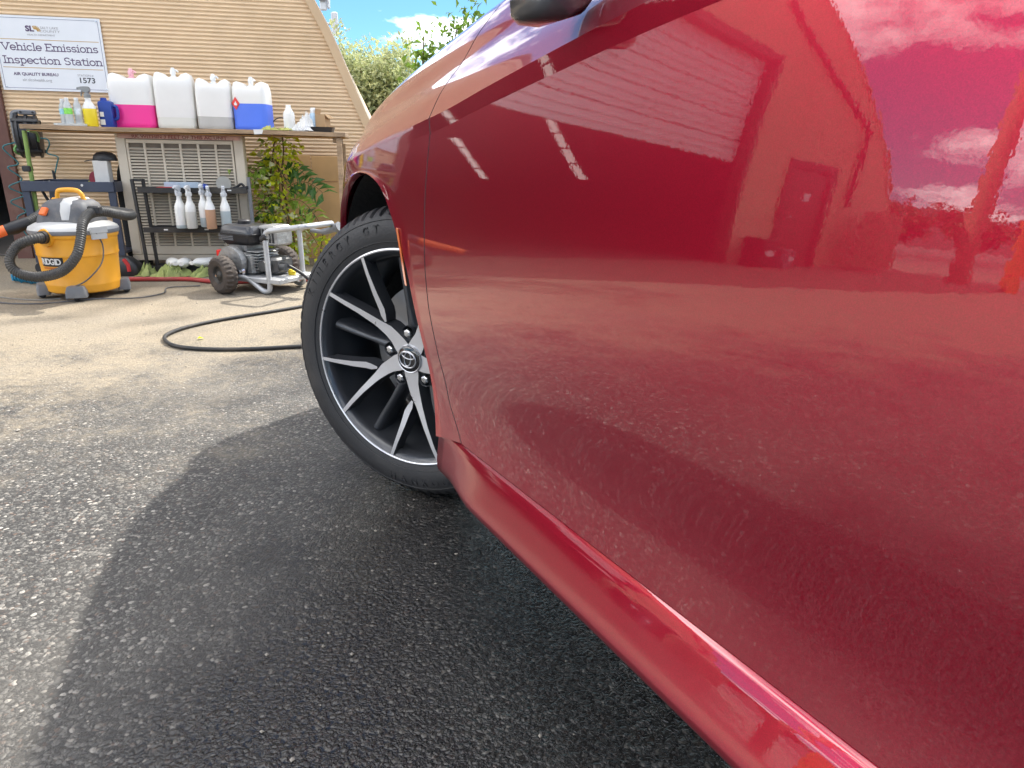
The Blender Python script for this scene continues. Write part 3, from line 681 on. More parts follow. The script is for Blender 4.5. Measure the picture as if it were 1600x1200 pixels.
# things that stand along the far end of the wall (seen in the door's reflection)
for i, (u, v, a, b_, c_, m_, lab) in enumerate([(-7.45, .35, .36, .36, .55, M_blackmetal, 'dark storage crate stacked low beside the garage bay'), (-7.95, .4, .3, .4, .38, mat('grey_crate', (.2, .2, .21), .6), 'grey storage crate between bay jamb and brown door')]):
    t = thing('storage_crate', lab, 'crate', W(u, v), PH)
    mb = MB(); mb.box(-a / 2, a / 2, -b_ / 2, b_ / 2, 0, c_, .015); mb.box(-a / 2 - .012, a / 2 + .012, -b_ / 2 - .012, b_ / 2 + .012, c_ - .06, c_ - .01, .006); mb.build('body', m_, t)
    mb = MB(); mb.box(-.09, .09, -b_ / 2 - .016, -b_ / 2 - .004, c_ * .4, c_ * .62); mb.build('paper_label', M_white, t, smooth=0)
t = thing('slat_gate', 'brown slatted gate section standing past the personnel door', 'gate', W(-11.4, .5), PH)
for k in range(9):
    mb = MB(); mb.box(-.95 + k * .21, -.95 + k * .21 + .17, -.012, .012, .08, 1.35 + .02 * (k % 2)); mb.build('slat', M_wood, t, smooth=0)
for z in (.35, .95):
    mb = MB(); mb.box(-1.0, 1.0, .012, .05, z, z + .07); mb.build('rail', M_brown, t, smooth=0)
up = thing('utility_pole', 'tall weathered timber utility pole beyond the arched end wall', 'pole', (-12.75, 1.32, 0), 0)
mb = MB(); mb.tube([(0, 0, 0), (0, 0, 3), (.02, 0, 6), (.05, 0, 9)], [.16, .15, .13, .11], 14); mb.build('shaft', M_wood, up, smooth=50)
mb = MB(); mb.box(-1.1, 1.1, -.06, .06, 8.2, 8.32); mb.build('crossarm', M_wood, up, smooth=0)
bar_ = thing('orange_barrier', 'orange plastic barrier out past the utility pole', 'barrier', (-11.8, .10, 0), R(75))
mb = MB(); mb.box(-.6, .6, -.05, .05, .35, 1.5, .02); mb.box(-.55, -.45, -.25, .25, 0, .36); mb.box(.45, .55, -.25, .25, 0, .36); mb.build('panel', mat('orange_plastic', (.85, .22, .03), .5), bar_)

# ================================================================ SIGN
sg = thing('emissions_sign', 'white vehicle emissions inspection station sign screwed to the ribbed wall', 'sign', W(-1.048, .017, 1.355), PH)
sg.rotation_euler = (0, R(-.15), PH)
SW, SH = .333, .228
mb = MB(); mb.box(-SW, SW, 0, .004, -SH, SH); mb.build('board', mat('sign_white', (.76, .78, .80), .35, var=.03), sg, smooth=0)
M_pur = mat('sign_purple', (.10, .06, .13), .5, var=.03); M_gold = mat('sign_gold', (.50, .30, .07), .5, var=.03); M_navy = mat('sign_grey_blue', (.10, .10, .22), .5, var=.03); M_lg = mat('sign_grey', (.36, .35, .36), .5, var=.03); M_ink = mat('sign_black', (.03, .03, .035), .5, var=.03)
mb = MB(); b0 = .014
for a in ((-SW + b0, SW - b0, SH - b0 - .0022, SH - b0), (-SW + b0, SW - b0, -SH + b0, -SH + b0 + .0022)): mb.box(a[0], a[1], -.0008, 0, a[2], a[3])
for x in (-SW + b0, SW - b0 - .0022): mb.box(x, x + .0022, -.0008, 0, -SH + b0 + .0022, SH - b0 - .0022)
mb.build('border_line', M_navy, sg, smooth=0)
for z in (.085, -.086):
    mb = MB(); mb.box(-SW + .026, SW - .026, -.0008, 0, z - .0018, z + .0018); mb.build('gold_rule', M_gold, sg, smooth=0)
for x in (-1, 1):
    for z in (-1, 1):
        mb = MB(); mb.lathe([(.006, -.0015), (.0055, -.003), (.0005, -.0035)], 10, (x * (SW - .022), 0, z * (SH - .018)), 'y'); mb.build('screw', M_steel, sg, smooth=40)
# slab-serif lettering drawn as strokes on a unit grid (x-height 1, caps 1.45)
def arc(cx, cy, rx, ry, a0, a1, n=12): return [(cx + rx * math.cos(R(a)), cy + ry * math.sin(R(a))) for a in np.linspace(a0, a1, n)]
def sf(x, y, w=.20): return [(x - w, y), (x + w, y)]
GLY = {
 'V': (1.25, [[(.12, 1.45), (.62, 0)], [(.62, 0), (1.12, 1.45)], sf(.12, 1.45), sf(1.12, 1.45)]),
 'E': (1.05, [[(.2, 0), (.2, 1.45)], [(.02, 1.45), (.95, 1.45), (.95, 1.2)], [(.02, 0), (.98, 0), (.98, .28)], [(.2, .75), (.7, .75)]]),
 'I': (.55, [[(.28, 0), (.28, 1.45)], sf(.28, 0, .24), sf(.28, 1.45, .24)]),
 'S': (.95, [arc(.47, 1.08, .36, .36, 30, 250), arc(.47, .36, .38, .36, 80, -150)]),
 'e': (.9, [arc(.45, .5, .38, .5, 0, 320, 18), [(.07, .5), (.83, .5)]]),
 'h': (1.05, [[(.22, 0), (.22, 1.5)], sf(.22, 0), [(.04, 1.5), (.22, 1.5)], arc(.52, .66, .3, .34, 180, 0), [(.82, .66), (.82, 0)], sf(.82, 0)]),
 'i': (.48, [[(.24, 0), (.24, 1)], [(.05, 1), (.24, 1)], sf(.24, 0), [(.24, 1.36), (.24, 1.46)]]),
 'c': (.85, [arc(.45, .5, .38, .5, 45, 315, 18)]),
 'l': (.48, [[(.24, 0), (.24, 1.5)], [(.05, 1.5), (.24, 1.5)], sf(.24, 0)]),
 'm': (1.55, [[(.22, 0), (.22, 1)], [(.04, 1), (.22, 1)], sf(.22, 0), arc(.5, .68, .28, .32, 180, 0), [(.78, .68), (.78, 0)], sf(.78, 0), arc(1.06, .68, .28, .32, 180, 0), [(1.34, .68), (1.34, 0)], sf(1.34, 0)]),
 's': (.78, [arc(.38, .75, .28, .25, 30, 250), arc(.38, .25, .30, .25, 80, -150)]),
 'o': (.92, [arc(.46, .5, .38, .5, 0, 360, 22)]),
 'n': (1.05, [[(.22, 0), (.22, 1)], [(.04, 1), (.22, 1)], sf(.22, 0), arc(.52, .68, .3, .32, 180, 0), [(.82, .68), (.82, 0)], sf(.82, 0)]),
 'p': (.98, [[(.22, -.45), (.22, 1)], [(.04, 1), (.22, 1)], sf(.22, -.45), arc(.52, .5, .34, .5, 150, -150, 18)]),
 't': (.65, [[(.28, 1.32), (.28, .25)], arc(.48, .25, .2, .25, 180, 300), [(.04, 1), (.56, 1)]]),
 'a': (.92, [arc(.42, .7, .3, .3, 150, 0), [(.72, .7), (.72, .02), (.86, .02)], arc(.40, .28, .32, .28, 40, 320, 16)]),
 ' ': (.5, [])}
def slab(textv, x0, zb, width, h, stroke, m, name, parent, y=-.0006):
    tot = sum(GLY[c][0] for c in textv); k = width / tot; mb = MB(); x = x0; lv = 0
    for c in textv:
        for st in GLY[c][1]:
            pts = [(x + p[0] * k, zb + p[1] * h) for p in st]
            for a, b in zip(pts[:-1], pts[1:]):
                d = np.array([b[0] - a[0], b[1] - a[1]]); ln = np.linalg.norm(d); d = d / ln; nn = np.array([-d[1], d[0]]) * stroke / 2; e = d * stroke * .35; lv = (lv + 1) % 7
                q = [np.array(a) - e + nn, np.array(a) - e - nn, np.array(b) + e - nn, np.array(b) + e + nn]
                mb.add([(p[0], y - lv * .00004, p[1]) for p in q], [(0, 1, 2, 3)])
        x += GLY[c][0] * k
    return mb.build(name, m, parent, smooth=0)
slab('Vehicle Emissions', -.296, .020, .592, .0285, .0062, M_pur, 'lettering', sg)
slab('Inspection Station', -.300, -.060, .612, .0285, .0062, M_pur, 'lettering', sg)
TR = (R(90), 0, 0)
text_mesh('AIR QUALITY BUREAU', .026, M_pur, 'lettering', sg, (-.115, -.0006, -.134), TR, bold=.0006, sx=1.06)
text_mesh('air.slcohealth.org', .026, M_lg, 'lettering', sg, (-.115, -.0006, -.170), TR, sx=1.0)
text_mesh('STATION #', .018, M_lg, 'lettering', sg, (.19, -.0006, -.130), TR, sx=1.1)
text_mesh('1573', .047, M_ink, 'lettering', sg, (.195, -.0006, -.171), TR, bold=.0007, sx=1.15)
text_mesh('SL', .046, M_pur, 'logo_lettering', sg, (-.105, -.0006, .136), TR, bold=.002, sx=1.15)
text_mesh('SALT LAKE', .020, M_lg, 'lettering', sg, (.015, -.0006, .152), TR, sx=1.15); text_mesh('COUNTY', .020, M_lg, 'lettering', sg, (.015, -.0006, .132), TR, sx=1.5)
text_mesh('HEALTH DEPARTMENT', .015, M_lg, 'lettering', sg, (-.04, -.0006, .110), TR, sx=1.1)
mb = MB()
for a in np.linspace(8, 110, 7):
    d = np.array([math.cos(R(a)), math.sin(R(a))]); nn = np.array([-d[1], d[0]]) * .0022; c_ = np.array([-.072, .136])
    mb.add([(p[0], -.0007, p[1]) for p in (c_ + d * .012 + nn, c_ + d * .012 - nn, c_ + d * .034 - nn * 1.6, c_ + d * .034 + nn * 1.6)], [(0, 1, 2, 3)])
mb.build('logo_rays', M_gold, sg, smooth=0)

# ================================================================ COOLER
ac = thing('swamp_cooler', 'beige louvred evaporative cooler cabinet standing under the timber bench', 'cooler', W(-.152, .60), PH)
M_ac = mat('beige_enamel', (.63, .55, .43), .5, var=.08, scale=9, dirt=(.40, .31, .22), dirt_amt=.45, bump=.1, bscale=30); M_acd = mat('louvre_recess', (.16, .13, .10), .8, var=.2)
hw = .382
mb = MB(); mb.box(-hw, hw, .014, .10, .065, .862, .012); mb.build('cabinet', M_ac, ac)
mb = MB(); mb.loft([[(-hw + .02, .098, .12), (hw - .05, .098, .12), (hw - .05, .098, .84), (-hw + .02, .098, .84)], [(-.36, .60, .2), (.02, .60, .2), (.02, .60, .8), (-.36, .60, .8)]]); mb.build('duct', M_ac, ac, smooth=0)
mb = MB()
for x0, x1 in ((-hw, -hw + .058), (hw - .058, hw)): mb.box(x0, x1, 0, .0138, .10, .836, .003)
mb.box(-hw, hw, -.004, .0138, .062, .098, .004); mb.box(-hw, hw, -.003, .0138, .838, .866, .004); mb.build('front_frame', M_ac, ac)
mb = MB(); mb.box(-hw + .061, hw - .061, .011, .0135, .102, .834); mb.build('recess', M_acd, ac, smooth=0)
px0, px1, pz0, pz1 = -hw + .062, hw - .062, .102, .822
mb = MB(); mb.box(px0, px1, -.004, .010, pz0, pz0 + .055, .002); mb.box(px0, px1, -.004, .010, pz1 - .022, pz1, .002)
NC = 6; cw = (px1 - px0) / NC
for k in range(NC + 1):
    x = px0 + k * cw; a = .0065 if 0 < k < NC else .012; mb.box(max(px0, x - a), min(px1, x + a), -.004, .010, pz0 + .055, pz1 - .022)
mb.box(-.032, .032, -.0062, -.0045, pz0 + .022, pz0 + .034); mb.build('louvre_frame', M_ac, ac, smooth=30)
slm = MB(); slm.add([(-cw / 2 + .004, .008, .0085), (cw / 2 - .004, .008, .0085), (cw / 2 - .004, -.0055, -.0015), (-cw / 2 + .004, -.0055, -.0015), (-cw / 2 + .004, -.0055, -.0035), (cw / 2 - .004, -.0055, -.0035), (cw / 2 - .004, .008, .0065), (-cw / 2 + .004, .008, .0065)], [(0, 1, 2, 3), (3, 2, 5, 4), (4, 5, 6, 7)])
sme = slm.mesh('slat', M_ac)
for k in range(NC):
    for j in range(33):
        o = link('slat', sme, ac); o.location = (px0 + (k + .5) * cw, 0, pz0 + .064 + j * .0187)
mb = MB(); mb.box(-hw + .02, hw - .01, -.0065, -.0045, .826, .8545); mb.build('warning_strip', mat('faded_pink_paint', (.50, .30, .25), .6, var=.2, scale=30, dirt=(.5, .42, .34), dirt_amt=.7), ac, smooth=0)
text_mesh('RK WITHIN 3 FEET OF THIS AC UNIT', .027, mat('faded_red_ink', (.22, .05, .04), .6, var=.3, scale=40), 'lettering', ac, (.005, -.0070, .8305), TR, bold=.0005, sx=1.28)
for x in (-hw + .02, hw - .02):
    mb = MB(); mb.box(x - .02, x + .02, .02, .097, 0, .066); mb.build('foot', M_blackmetal, ac, smooth=0)

# ================================================================ BENCH
bn = thing('timber_bench', 'long rough timber bench against the tan ribbed wall', 'bench', W(-.055, .74), PH)
for k, (y0, y1) in enumerate(((.0, .235), (.239, .465))):
    mb = MB(); G = []
    for x in np.linspace(-.945, .945, 24):
        dz = .0025 * math.sin(x * 5 + k) + random.uniform(-.001, .001); e = random.uniform(-.002, .002)
        G.append([(x, y0 + e, .865 + dz), (x, y1, .865 + dz), (x, y1, .8895 + dz), (x, y0 + e, .8895 + dz)])
    mb.loft(G); mb.build('plank', M_wood, bn, smooth=0)
mb = MB(); mb.box(-.94, .94, .06, .45, .856, .8615); mb.build('plywood_underlay', mat('plywood', (.50, .29, .12), .7, var=.2, scale=6, stretch=(1, 8, 8)), bn, smooth=0)
mb = MB(); mb.box(.86, .90, .06, .46, .826, .856); mb.build('end_batten', M_wood, bn, smooth=0)
mb = MB(); mb.box(.885, .917, .02, .055, 0, .856); mb.build('leg', M_wood, bn, smooth=0)
mb = MB(); mb.box(.885, .917, .42, .455, 0, .826); mb.build('leg', M_wood, bn, smooth=0)
M_green = mat('green_painted_pipe', (.20, .30, .07), .5, var=.15)
mb = MB(); mb.tube([(-.945, .045, .856), (-.955, .05, .6), (-.985, .06, .0)], .0125, 10); lg = mb.build('leg', M_green, bn, smooth=50); lg['label'] = 'green pipe leg'
mb = MB(); mb.box(-.99, -.945, .02, .075, .62, .655, .006); mb.build('clamp', M_black, bn)
BZ = .8915

# ================================================================ THINGS ON THE BENCH
def rrect(hx, hy, r, n=5):
    o = []
    for cx, cy, a0 in ((hx - r, hy - r, 0), (-hx + r, hy - r, 90), (-hx + r, -hy + r, 180), (hx - r, -hy + r, 270)):
        o += [(cx + r * math.cos(R(a0 + 90 * k / n)), cy + r * math.sin(R(a0 + 90 * k / n))) for k in range(n + 1)]
    return o
def jug(label, u, v, wd, ht, level, liq, tap, rz=0, sticker=False, tilt=0):
    t = thing('liquid_jug', label, 'jug', W(u, v, BZ), PH + R(rz), 'plastic jugs with taps on the bench'); t.rotation_euler[1] = R(tilt)
    hx, hy = wd / 2, .085; prof = [(0, .93), (.008, .985), (.03, 1.0), (.06, .985), (.09, 1.0)] + [(ht * f, 1 - .01 * f) for f in (.45, .6, .7, .76)]
    def ring(z, k, dz=None): return [(x * k, y * k, z) for x, y in rrect(hx, hy, .035)]
    zl = level * ht
    lo = [(z, k) for z, k in prof if z < zl] + [(zl, .995)]; hi = [(zl, .995)] + [(z, k) for z, k in prof if z > zl + .004]
    if level > 0: mb = MB(); mb.loft([ring(z, k) for z, k in lo]); mb.build('liquid', liq, t, smooth=50)
    mb = MB(); rings = [ring(z, k) for z, k in hi]
    # shoulders: two humps with a dip for the neck between them
    for f, k, amp in ((.82, .985, .012), (.88, .94, .022), (.93, .86, .030), (.955, .72, .030), (.96, .45, .022), (.95, .18, .004)):
        rings.append([(x * k, y * (k ** .6), f * ht + amp * (abs(x / hx) ** 2 * 2.2 - .9) * (1 if abs(y) < hy * .9 else .75)) for x, y in rrect(hx, hy, .035)])
    mb.loft(rings); b = mb.build('body', M_poly, t, smooth=60)
    mb = MB(); mb.lathe([(.024, ht * .93), (.025, ht * .93 + .022), (.014, ht * .93 + .026), (.014, ht * .93 + .04)], 18); mb.build('cap', tap, t, smooth=40)
    mb = MB(); z = ht * .93 + .04; mb.lathe([(.011, z - .005), (.017, z), (.018, z + .018), (.012, z + .027), (.012, z + .034), (.006, z + .038)], 14); mb.tube([(0, 0, z + .020), (.022, -.01, z + .022), (.034, -.014, z + .012)], .0055, 8); mb.build('tap', tap, t, smooth=40)
    if sticker:
        mb = MB(); mb.prism([(-.026, 0), (0, -.040), (.026, 0), (0, .040)], -hy - .0035, -hy - .0015); st = mb.build('hazard_sticker', mat('sticker_red', (.75, .05, .04), .5, var=.05), t, smooth=0); st.location = (-wd * .36, 0, ht * .60)
        mb = MB(); mb.prism([(-.008, -.012), (.008, -.012), (.010, -.002), (.004, .004), (0, .016), (-.005, .003), (-.010, -.002)], -hy - .0045, -hy - .0036); st2 = mb.build('sticker_mark', M_white, st, smooth=0)
    return t
L_pink = mat_thin('pink_soap', (1.0, .045, .34), .12, .35, .04, 6); L_clear = mat_thin('cloudy_liquid', (.88, .88, .80), .2, .35, .03, 6); L_greyl = mat_thin('grey_liquid', (.60, .59, .55), .2, .4, .08, 10); L_blue = mat_thin('blue_liquid', (.10, .22, .90), .12, .35, .05, 6)
T_white = M_white; T_pink = mat('pink_cap', (.80, .42, .47), .45)
jug('plastic jug half filled with bright pink liquid', -.44, .42, .268, .30, .46, L_pink, T_pink, -2)
jug('tall milky plastic jug of clear liquid next to the pink one', -.187, .42, .236, .315, .22, L_clear, T_white, 3)
jug('milky plastic jug with a little grey liquid and a dusty base', .050, .42, .218, .285, .28, L_greyl, T_white, 2, tilt=.5)
jug('plastic jug of blue liquid with a red hazard diamond sticker', .285, .42, .222, .275, .60, L_blue, T_white, -10, True)

def spray(name, label, loc, rz, liq, level, head, h=.155, rad=.032, group=None, tilt=(0, 0), sq=.8, cat='spray bottle', hd=True):
    t = thing(name, label, cat, loc, rz, group); t.rotation_euler = (tilt[0], tilt[1], rz)
    prof = [(rad * .93, 0), (rad, .006), (rad, h * .60), (rad * .93, h * .70), (rad * .66, h * .80), (rad * .46, h * .88), (rad * .43, h)]
    def at_(z): return float(np.interp(z, [p[1] for p in prof], [p[0] for p in prof]))
    zl = h * level
    if level > 0:
        mb = MB(); mb.lathe([p for p in prof if p[1] < zl] + [(at_(zl), zl)], 20, sx=1.08, sy=sq); mb.build('liquid', liq, t, smooth=50)
    mb = MB(); mb.lathe([(at_(zl), zl)] + [p for p in prof if p[1] > zl + .002], 20, sx=1.08, sy=sq); mb.build('bottle', M_poly, t, smooth=50)
    if hd:
        mb = MB(); mb.lathe([(rad * .5, h), (rad * .52, h + .018), (rad * .35, h + .024), (rad * .33, h + .034)], 14); mb.build('collar', head, t, smooth=40)
        mb = MB(); z = h + .030; mb.loft([[(x, -w_, z0), (x, w_, z0), (x, w_ * .8, z1), (x, -w_ * .8, z1)] for x, w_, z0, z1 in ((.022, .008, z + .012, z + .026), (.012, .011, z, z + .034), (-.012, .011, z, z + .034), (-.030, .009, z + .014, z + .032), (-.044, .008, z + .016, z + .029))]); mb.build('trigger_head', head, t, smooth=30)
        mb = MB(); mb.tube([(-.020, 0, z + .014), (-.031, 0, z + .0), (-.035, 0, z - .022)], [.006, .0055, .004], 8); mb.build('trigger', head, t, smooth=40)
        mb = MB(); mb.tube([(-.043, 0, z + .022), (-.053, 0, z + .022)], .0075, 10); mb.build('nozzle', head, t, smooth=40)
    return t
L_yel = mat_thin('yellow_liquid', (.95, .74, .03), .15, .35, .05, 8); L_tan = mat_thin('tan_liquid', (.70, .42, .26), .3, .4, .08, 20); L_milk = mat_thin('milk_white_liquid', (.82, .80, .74), .3, .4, .04, 8); L_pale = mat_thin('pale_blue_liquid', (.62, .70, .72), .4, .35, .05, 8)
M_trg = mat('grey_trigger', (.22, .23, .23), .5)
spray('spray_bottle', 'yellow spray bottle with a dark grey trigger standing on the bench', W(-.652, .60, BZ), PH - .1, L_yel, .62, M_trg, .165, .037)
# water bottles in a shrink-wrapped tray
M_pet = mat_thin('clear_pet', (.80, .82, .82), .55, .12, .06, 40)
for i, (u, v, lab, lc, h) in enumerate([(-.800, .60, 'clear water bottle with a pale blue label, outer of three', (.35, .62, .75), .150), (-.758, .64, 'clear water bottle with a green label between two others', (.25, .70, .10), .155), (-.715, .61, 'clear water bottle with a white and blue label beside the yellow sprayer', (.70, .75, .80), .158)]):
    t = thing('water_bottle', lab, 'water bottle', W(u, v, BZ + .004), PH)
    mb = MB(); r0 = .0225; mb.lathe([(r0 * .8, 0), (r0, .006), (r0 * .95, .02), (r0, .03), (r0 * .95, .045), (r0, .055), (r0, h * .66), (r0 * .85, h * .76), (r0 * .48, h * .88), (r0 * .45, h * .92)], 18); mb.build('bottle', M_pet, t, smooth=40)
    mb = MB(); mb.lathe([(r0 * 1.02, .062), (r0 * 1.02, h * .62)], 18, caps=False); mb.build('label_band', mat('label_%d' % i, lc, .4, var=.35, scale=60), t, smooth=50)
    mb = MB(); mb.lathe([(r0 * .52, h * .91), (r0 * .52, h), (r0 * .4, h + .001)], 14); mb.build('cap', M_white, t, smooth=30)
tr = thing('bottle_tray', 'crumpled clear shrink wrap tray under the water bottles', 'tray', W(-.755, .62, BZ), PH)
mb = MB(); mb.loft([[(x * k, y * k, z) for x, y in rrect(.085, .062, .02)] for z, k in ((.0, 1.0), (.012, 1.03), (.013, 1.01), (.003, .98))]); mb.build('wrap', M_pet, tr)
t = thing('blue_canister', 'blue plastic canister with white print beside the pink jug', 'canister', W(-.578, .53, BZ), PH)
M_blue = mat('blue_plastic', (.012, .05, .30), .4, var=.08)
mb = MB(); mb.loft([[(x * k, y * k, z) for x, y in rrect(.040, .035, .012)] for z, k in ((0, .95), (.006, 1), (.135, 1), (.148, .93), (.155, .6))]); mb.build('body', M_blue, t, smooth=40)
mb = MB(); mb.tube(cr([(.038, 0, .125), (.058, 0, .12), (.062, 0, .09), (.058, 0, .055), (.038, 0, .045)], 4), .010, 8); mb.build('grip', M_blue, t, smooth=50)
mb = MB(); mb.lathe([(.018, .154), (.018, .170), (.012, .172)], 14, (-.01, 0, 0)); mb.build('cap', M_blue, t, smooth=40)
mb = MB(); mb.box(-.034, -.006, -.0365, -.0352, .012, .044); mb.box(-.030, -.008, -.0365, -.0352, .060, .088); mb.build('print', M_white, t, smooth=0)
# right-hand end: plain bottle, rags, tissue heap, aerosol, box, tray
spray('plain_bottle', 'white bottle without a sprayer beside the yellow-green rag', W(.520, .50, BZ), PH, L_milk, .0, M_white, .165, .034, cat='bottle', hd=False)
def rag(name, label, loc, rx, ry, h, m, seed, cat='rag', n=18, group=None):
    q = np.random.default_rng(seed); mb = MB(); G = []
    n = n * 2; f = [(q.normal() * 5, q.normal() * 5, q.uniform(0, 6), q.uniform(.5, 1)) for _ in range(6)]; f2 = [(q.normal() * 12, q.normal() * 12, q.uniform(0, 6), q.uniform(.2, .45)) for _ in range(5)]
    for i in range(n):
        row = []
        for j in range(n):
            a, b = i / (n - 1) * 2 - 1, j / (n - 1) * 2 - 1; d = max(abs(a), abs(b)); rr = math.hypot(a, b) or 1; s_ = d / rr; an_ = math.atan2(b, a)
            ed = 1 + .22 * math.sin(3 * an_ + seed) + .12 * math.sin(7 * an_ + 2 * seed) + .07 * math.sin(13 * an_)
            x, y = a * s_ * rx * ed, b * s_ * ry * ed
            z = sum(c * (1 - 2 * abs(math.sin(k1 * a + k2 * b + p))) for k1, k2, p, c in f) / 4 + sum(c * (1 - 2 * abs(math.sin(k1 * a + k2 * b + p))) for k1, k2, p, c in f2) / 3
            env = (1 - d ** 2.5) * (.55 + .45 * math.cos(2.2 * a + seed)); row.append((x + .01 * z, y + .008 * z, max(.0015 + .004 * abs(z), h * (.55 * env + .42 * z * (.25 + env)) + .004)))
        G.append(row)
    mb.grid(G); o = mb.build(name, m, smooth=50, fixn=True); o.location = loc; o.rotation_euler = (0, 0, PH + q.uniform(-.3, .3))
    return tag(o, label, cat, group)
M_rag = mat('yellow_green_microfibre', (.42, .42, .12), .95, var=.25, scale=30, bump=.4, bscale=200); M_ragg = mat('green_microfibre', (.33, .38, .13), .95, var=.3, scale=22, bump=.4, bscale=200, dirt=(.12, .11, .07), dirt_amt=.6); M_ragw = mat('white_wipes', (.74, .73, .70), .9, var=.1, scale=20)
rag('microfibre_rag', 'yellow-green rag hanging over the bench edge by the white bottle', W(.455, .60, BZ), .09, .09, .10, M_rag, 3)
mb = MB(); mb.loft([[(x, y, z) for y in (-.004, .004)] for x, z in ()] or [[(0, 0, 0), (.06, 0, 0), (.06, .003, 0), (0, .003, 0)], [(.004, 0, -.03), (.05, 0, -.026), (.05, .003, -.026), (.004, .003, -.03)]]); o = mb.build('hanging_wipe', M_ragw, smooth=0); o.location = W(.33, .748, BZ + .002); o.rotation_euler = (0, 0, PH); tag(o, 'small pale wipe hanging off the bench front under the blue jug', 'wipe')
rag('tissue_heap', 'heap of crumpled white tissue on the bench', W(.600, .52, BZ), .10, .07, .21, M_ragw, 5, 'tissue', 22)
t = thing('aerosol_can', 'pale blue and white aerosol can between tissue heap and cardboard box', 'aerosol', W(.668, .42, BZ), PH)
mb = MB(); mb.lathe([(.024, 0), (.025, .004), (.025, .11), (.019, .122)], 18); mb.build('can', mat('pale_blue_can', (.45, .60, .72), .3, var=.3, scale=30), t, smooth=40)
mb = MB(); mb.lathe([(.019, .120), (.019, .148), (.014, .156)], 16); mb.build('cap', M_white, t, smooth=40)
M_card = mat('cardboard', (.47, .30, .155), .85, var=.12, scale=10, dirt=(.33, .2, .1), dirt_amt=.4)
t = thing('cardboard_box', 'small open cardboard box on the bench behind the black tray', 'box', W(.728, .42, BZ), PH - .35)
mb = MB(); mb.box(-.035, .035, -.04, .04, 0, .115); mb.build('carton', M_card, t, smooth=0)
mb = MB(); mb.add([(-.035, -.04, .115), (-.035, .04, .115), (-.028, .045, .150), (-.028, -.045, .150)], [(0, 1, 2, 3)]); mb.add([(.035, -.04, .115), (.035, .04, .115), (.060, .045, .090), (.060, -.045, .090)], [(0, 1, 2, 3)]); mb.build('flap', M_card, t, smooth=0)
t = thing('black_tray', 'low black plastic tray near the free end of the bench', 'tray', W(.735, .60, BZ), PH - .1)
mb = MB(); mb.loft([[(x * k, y * k, z) for x, y in rrect(.078, .05, .012)] for z, k in ((0, .88), (.028, 1), (.030, 1.02), (.028, .95), (.006, .85))]); mb.build('tray', M_black, t, smooth=40)
o = MB().tube(cr([(0, 0, .0), (-.01, .01, .05), (.03, .02, .085), (.09, .02, .075), (.11, .01, .02), (.1, 0, .0)], 6), .0035, 7).build('cable_loop', M_black, smooth=60); o.location = W(.405, .40, BZ + .003); o.rotation_euler = (0, 0, PH); tag(o, 'thin dark cable looped up behind the rag on the bench', 'cable')
o = rag('grey_cloth', 'crumpled grey and white cloth in front of the tissue heap', W(.625, .68, BZ), .07, .04, .06, mat('grey_white_cloth', (.5, .5, .5), .9, var=.5, scale=35), 11, 'cloth')

# ================================================================ HOSE REEL, AIR HOSES, CART
t = thing('hose_reel', 'black plastic hose reel hung on the wall by the bench end', 'hose reel', W(-1.170, .26, .83), PH + R(18))
mb = MB(); mb.lathe([(.02, -.072), (.115, -.070), (.135, -.058), (.138, -.045), (.126, -.040), (.126, -.012), (.132, -.008), (.132, .008), (.126, .012), (.126, .040), (.136, .045), (.130, .058), (.10, .066), (.02, .068)], 44, axis='x'); mb.build('drum', M_black, t, smooth=35)
for k in range(4):
    a = R(45 + 90 * k); mb = MB(); mb.box(-.075, .070, -.012, .012, .122, .140, .004); o = mb.build('casing_clip', M_black, t); o.rotation_euler = (a, 0, 0)
mb = MB(); mb.tube(cr([(-.076, .02, -.10), (-.079, .0, .02), (-.074, 0, .12), (-.05, 0, .148), (.03, 0, .150)], 5), .013, 8); mb.build('carry_frame', M_grey, t, smooth=50)
mb = MB(); mb.box(-.035, .060, -.03, .03, .132, .160, .005); mb.build('bracket', M_grey, t)
for x in (-.02, .045):
    mb = MB(); mb.lathe([(.007, -.034), (.007, -.03)], 10, (x, 0, .147), 'y'); mb.build('bolt', M_black, t, smooth=30)
mb = MB(); mb.box(-.05, .05, .10, .26, .05, .09); mb.build('wall_arm', M_grey, t, smooth=0)
M_hoseg = mat('green_air_hose', (.16, .36, .10), .4); M_teal = mat('teal_air_hose', (.03, .17, .19), .35)
def hose(name, label, pts, r, m, n=8, cat='hose', sub=6): return tag(MB().tube(cr(pts, sub), r, n).build(name, m, smooth=60), label, cat)
hose('air_hose', 'green air hose running from the reel up to the bench underside', [W(-1.215, .30, .71), W(-1.235, .34, .735), W(-1.23, .33, .765), W(-1.20, .3, .80)], .0085, M_hoseg)
hose('air_hose', 'short green hose slung between reel and bench front', [W(-1.09, .34, .79), W(-1.055, .40, .82), W(-1.03, .48, .85), W(-1.02, .6, .858)], .008, M_hoseg)
zz = [(-1.245, .79), (-1.310, .755), (-1.25, .66), (-1.305, .632), (-1.248, .56), (-1.322, .51), (-1.256, .457), (-1.330, .415), (-1.262, .353), (-1.31, .31), (-1.29, .2), (-1.2, .12)]
hose('coiled_hose', 'stretched teal coiled air hose dangling below the hose reel', [W(u, .30 + .03 * (i % 2), z) for i, (u, z) in enumerate(zz)], .0045, M_teal)
hose('coiled_hose', 'teal air line drooping from the bench to the cart top', [W(-1.085, .33, .82), W(-1.040, .32, .812), W(-1.030, .33, .78), W(-1.062, .31, .728), W(-.990, .34, .706), W(-.985, .38, .66), W(-.997, .42, .585)], .0045, M_teal)
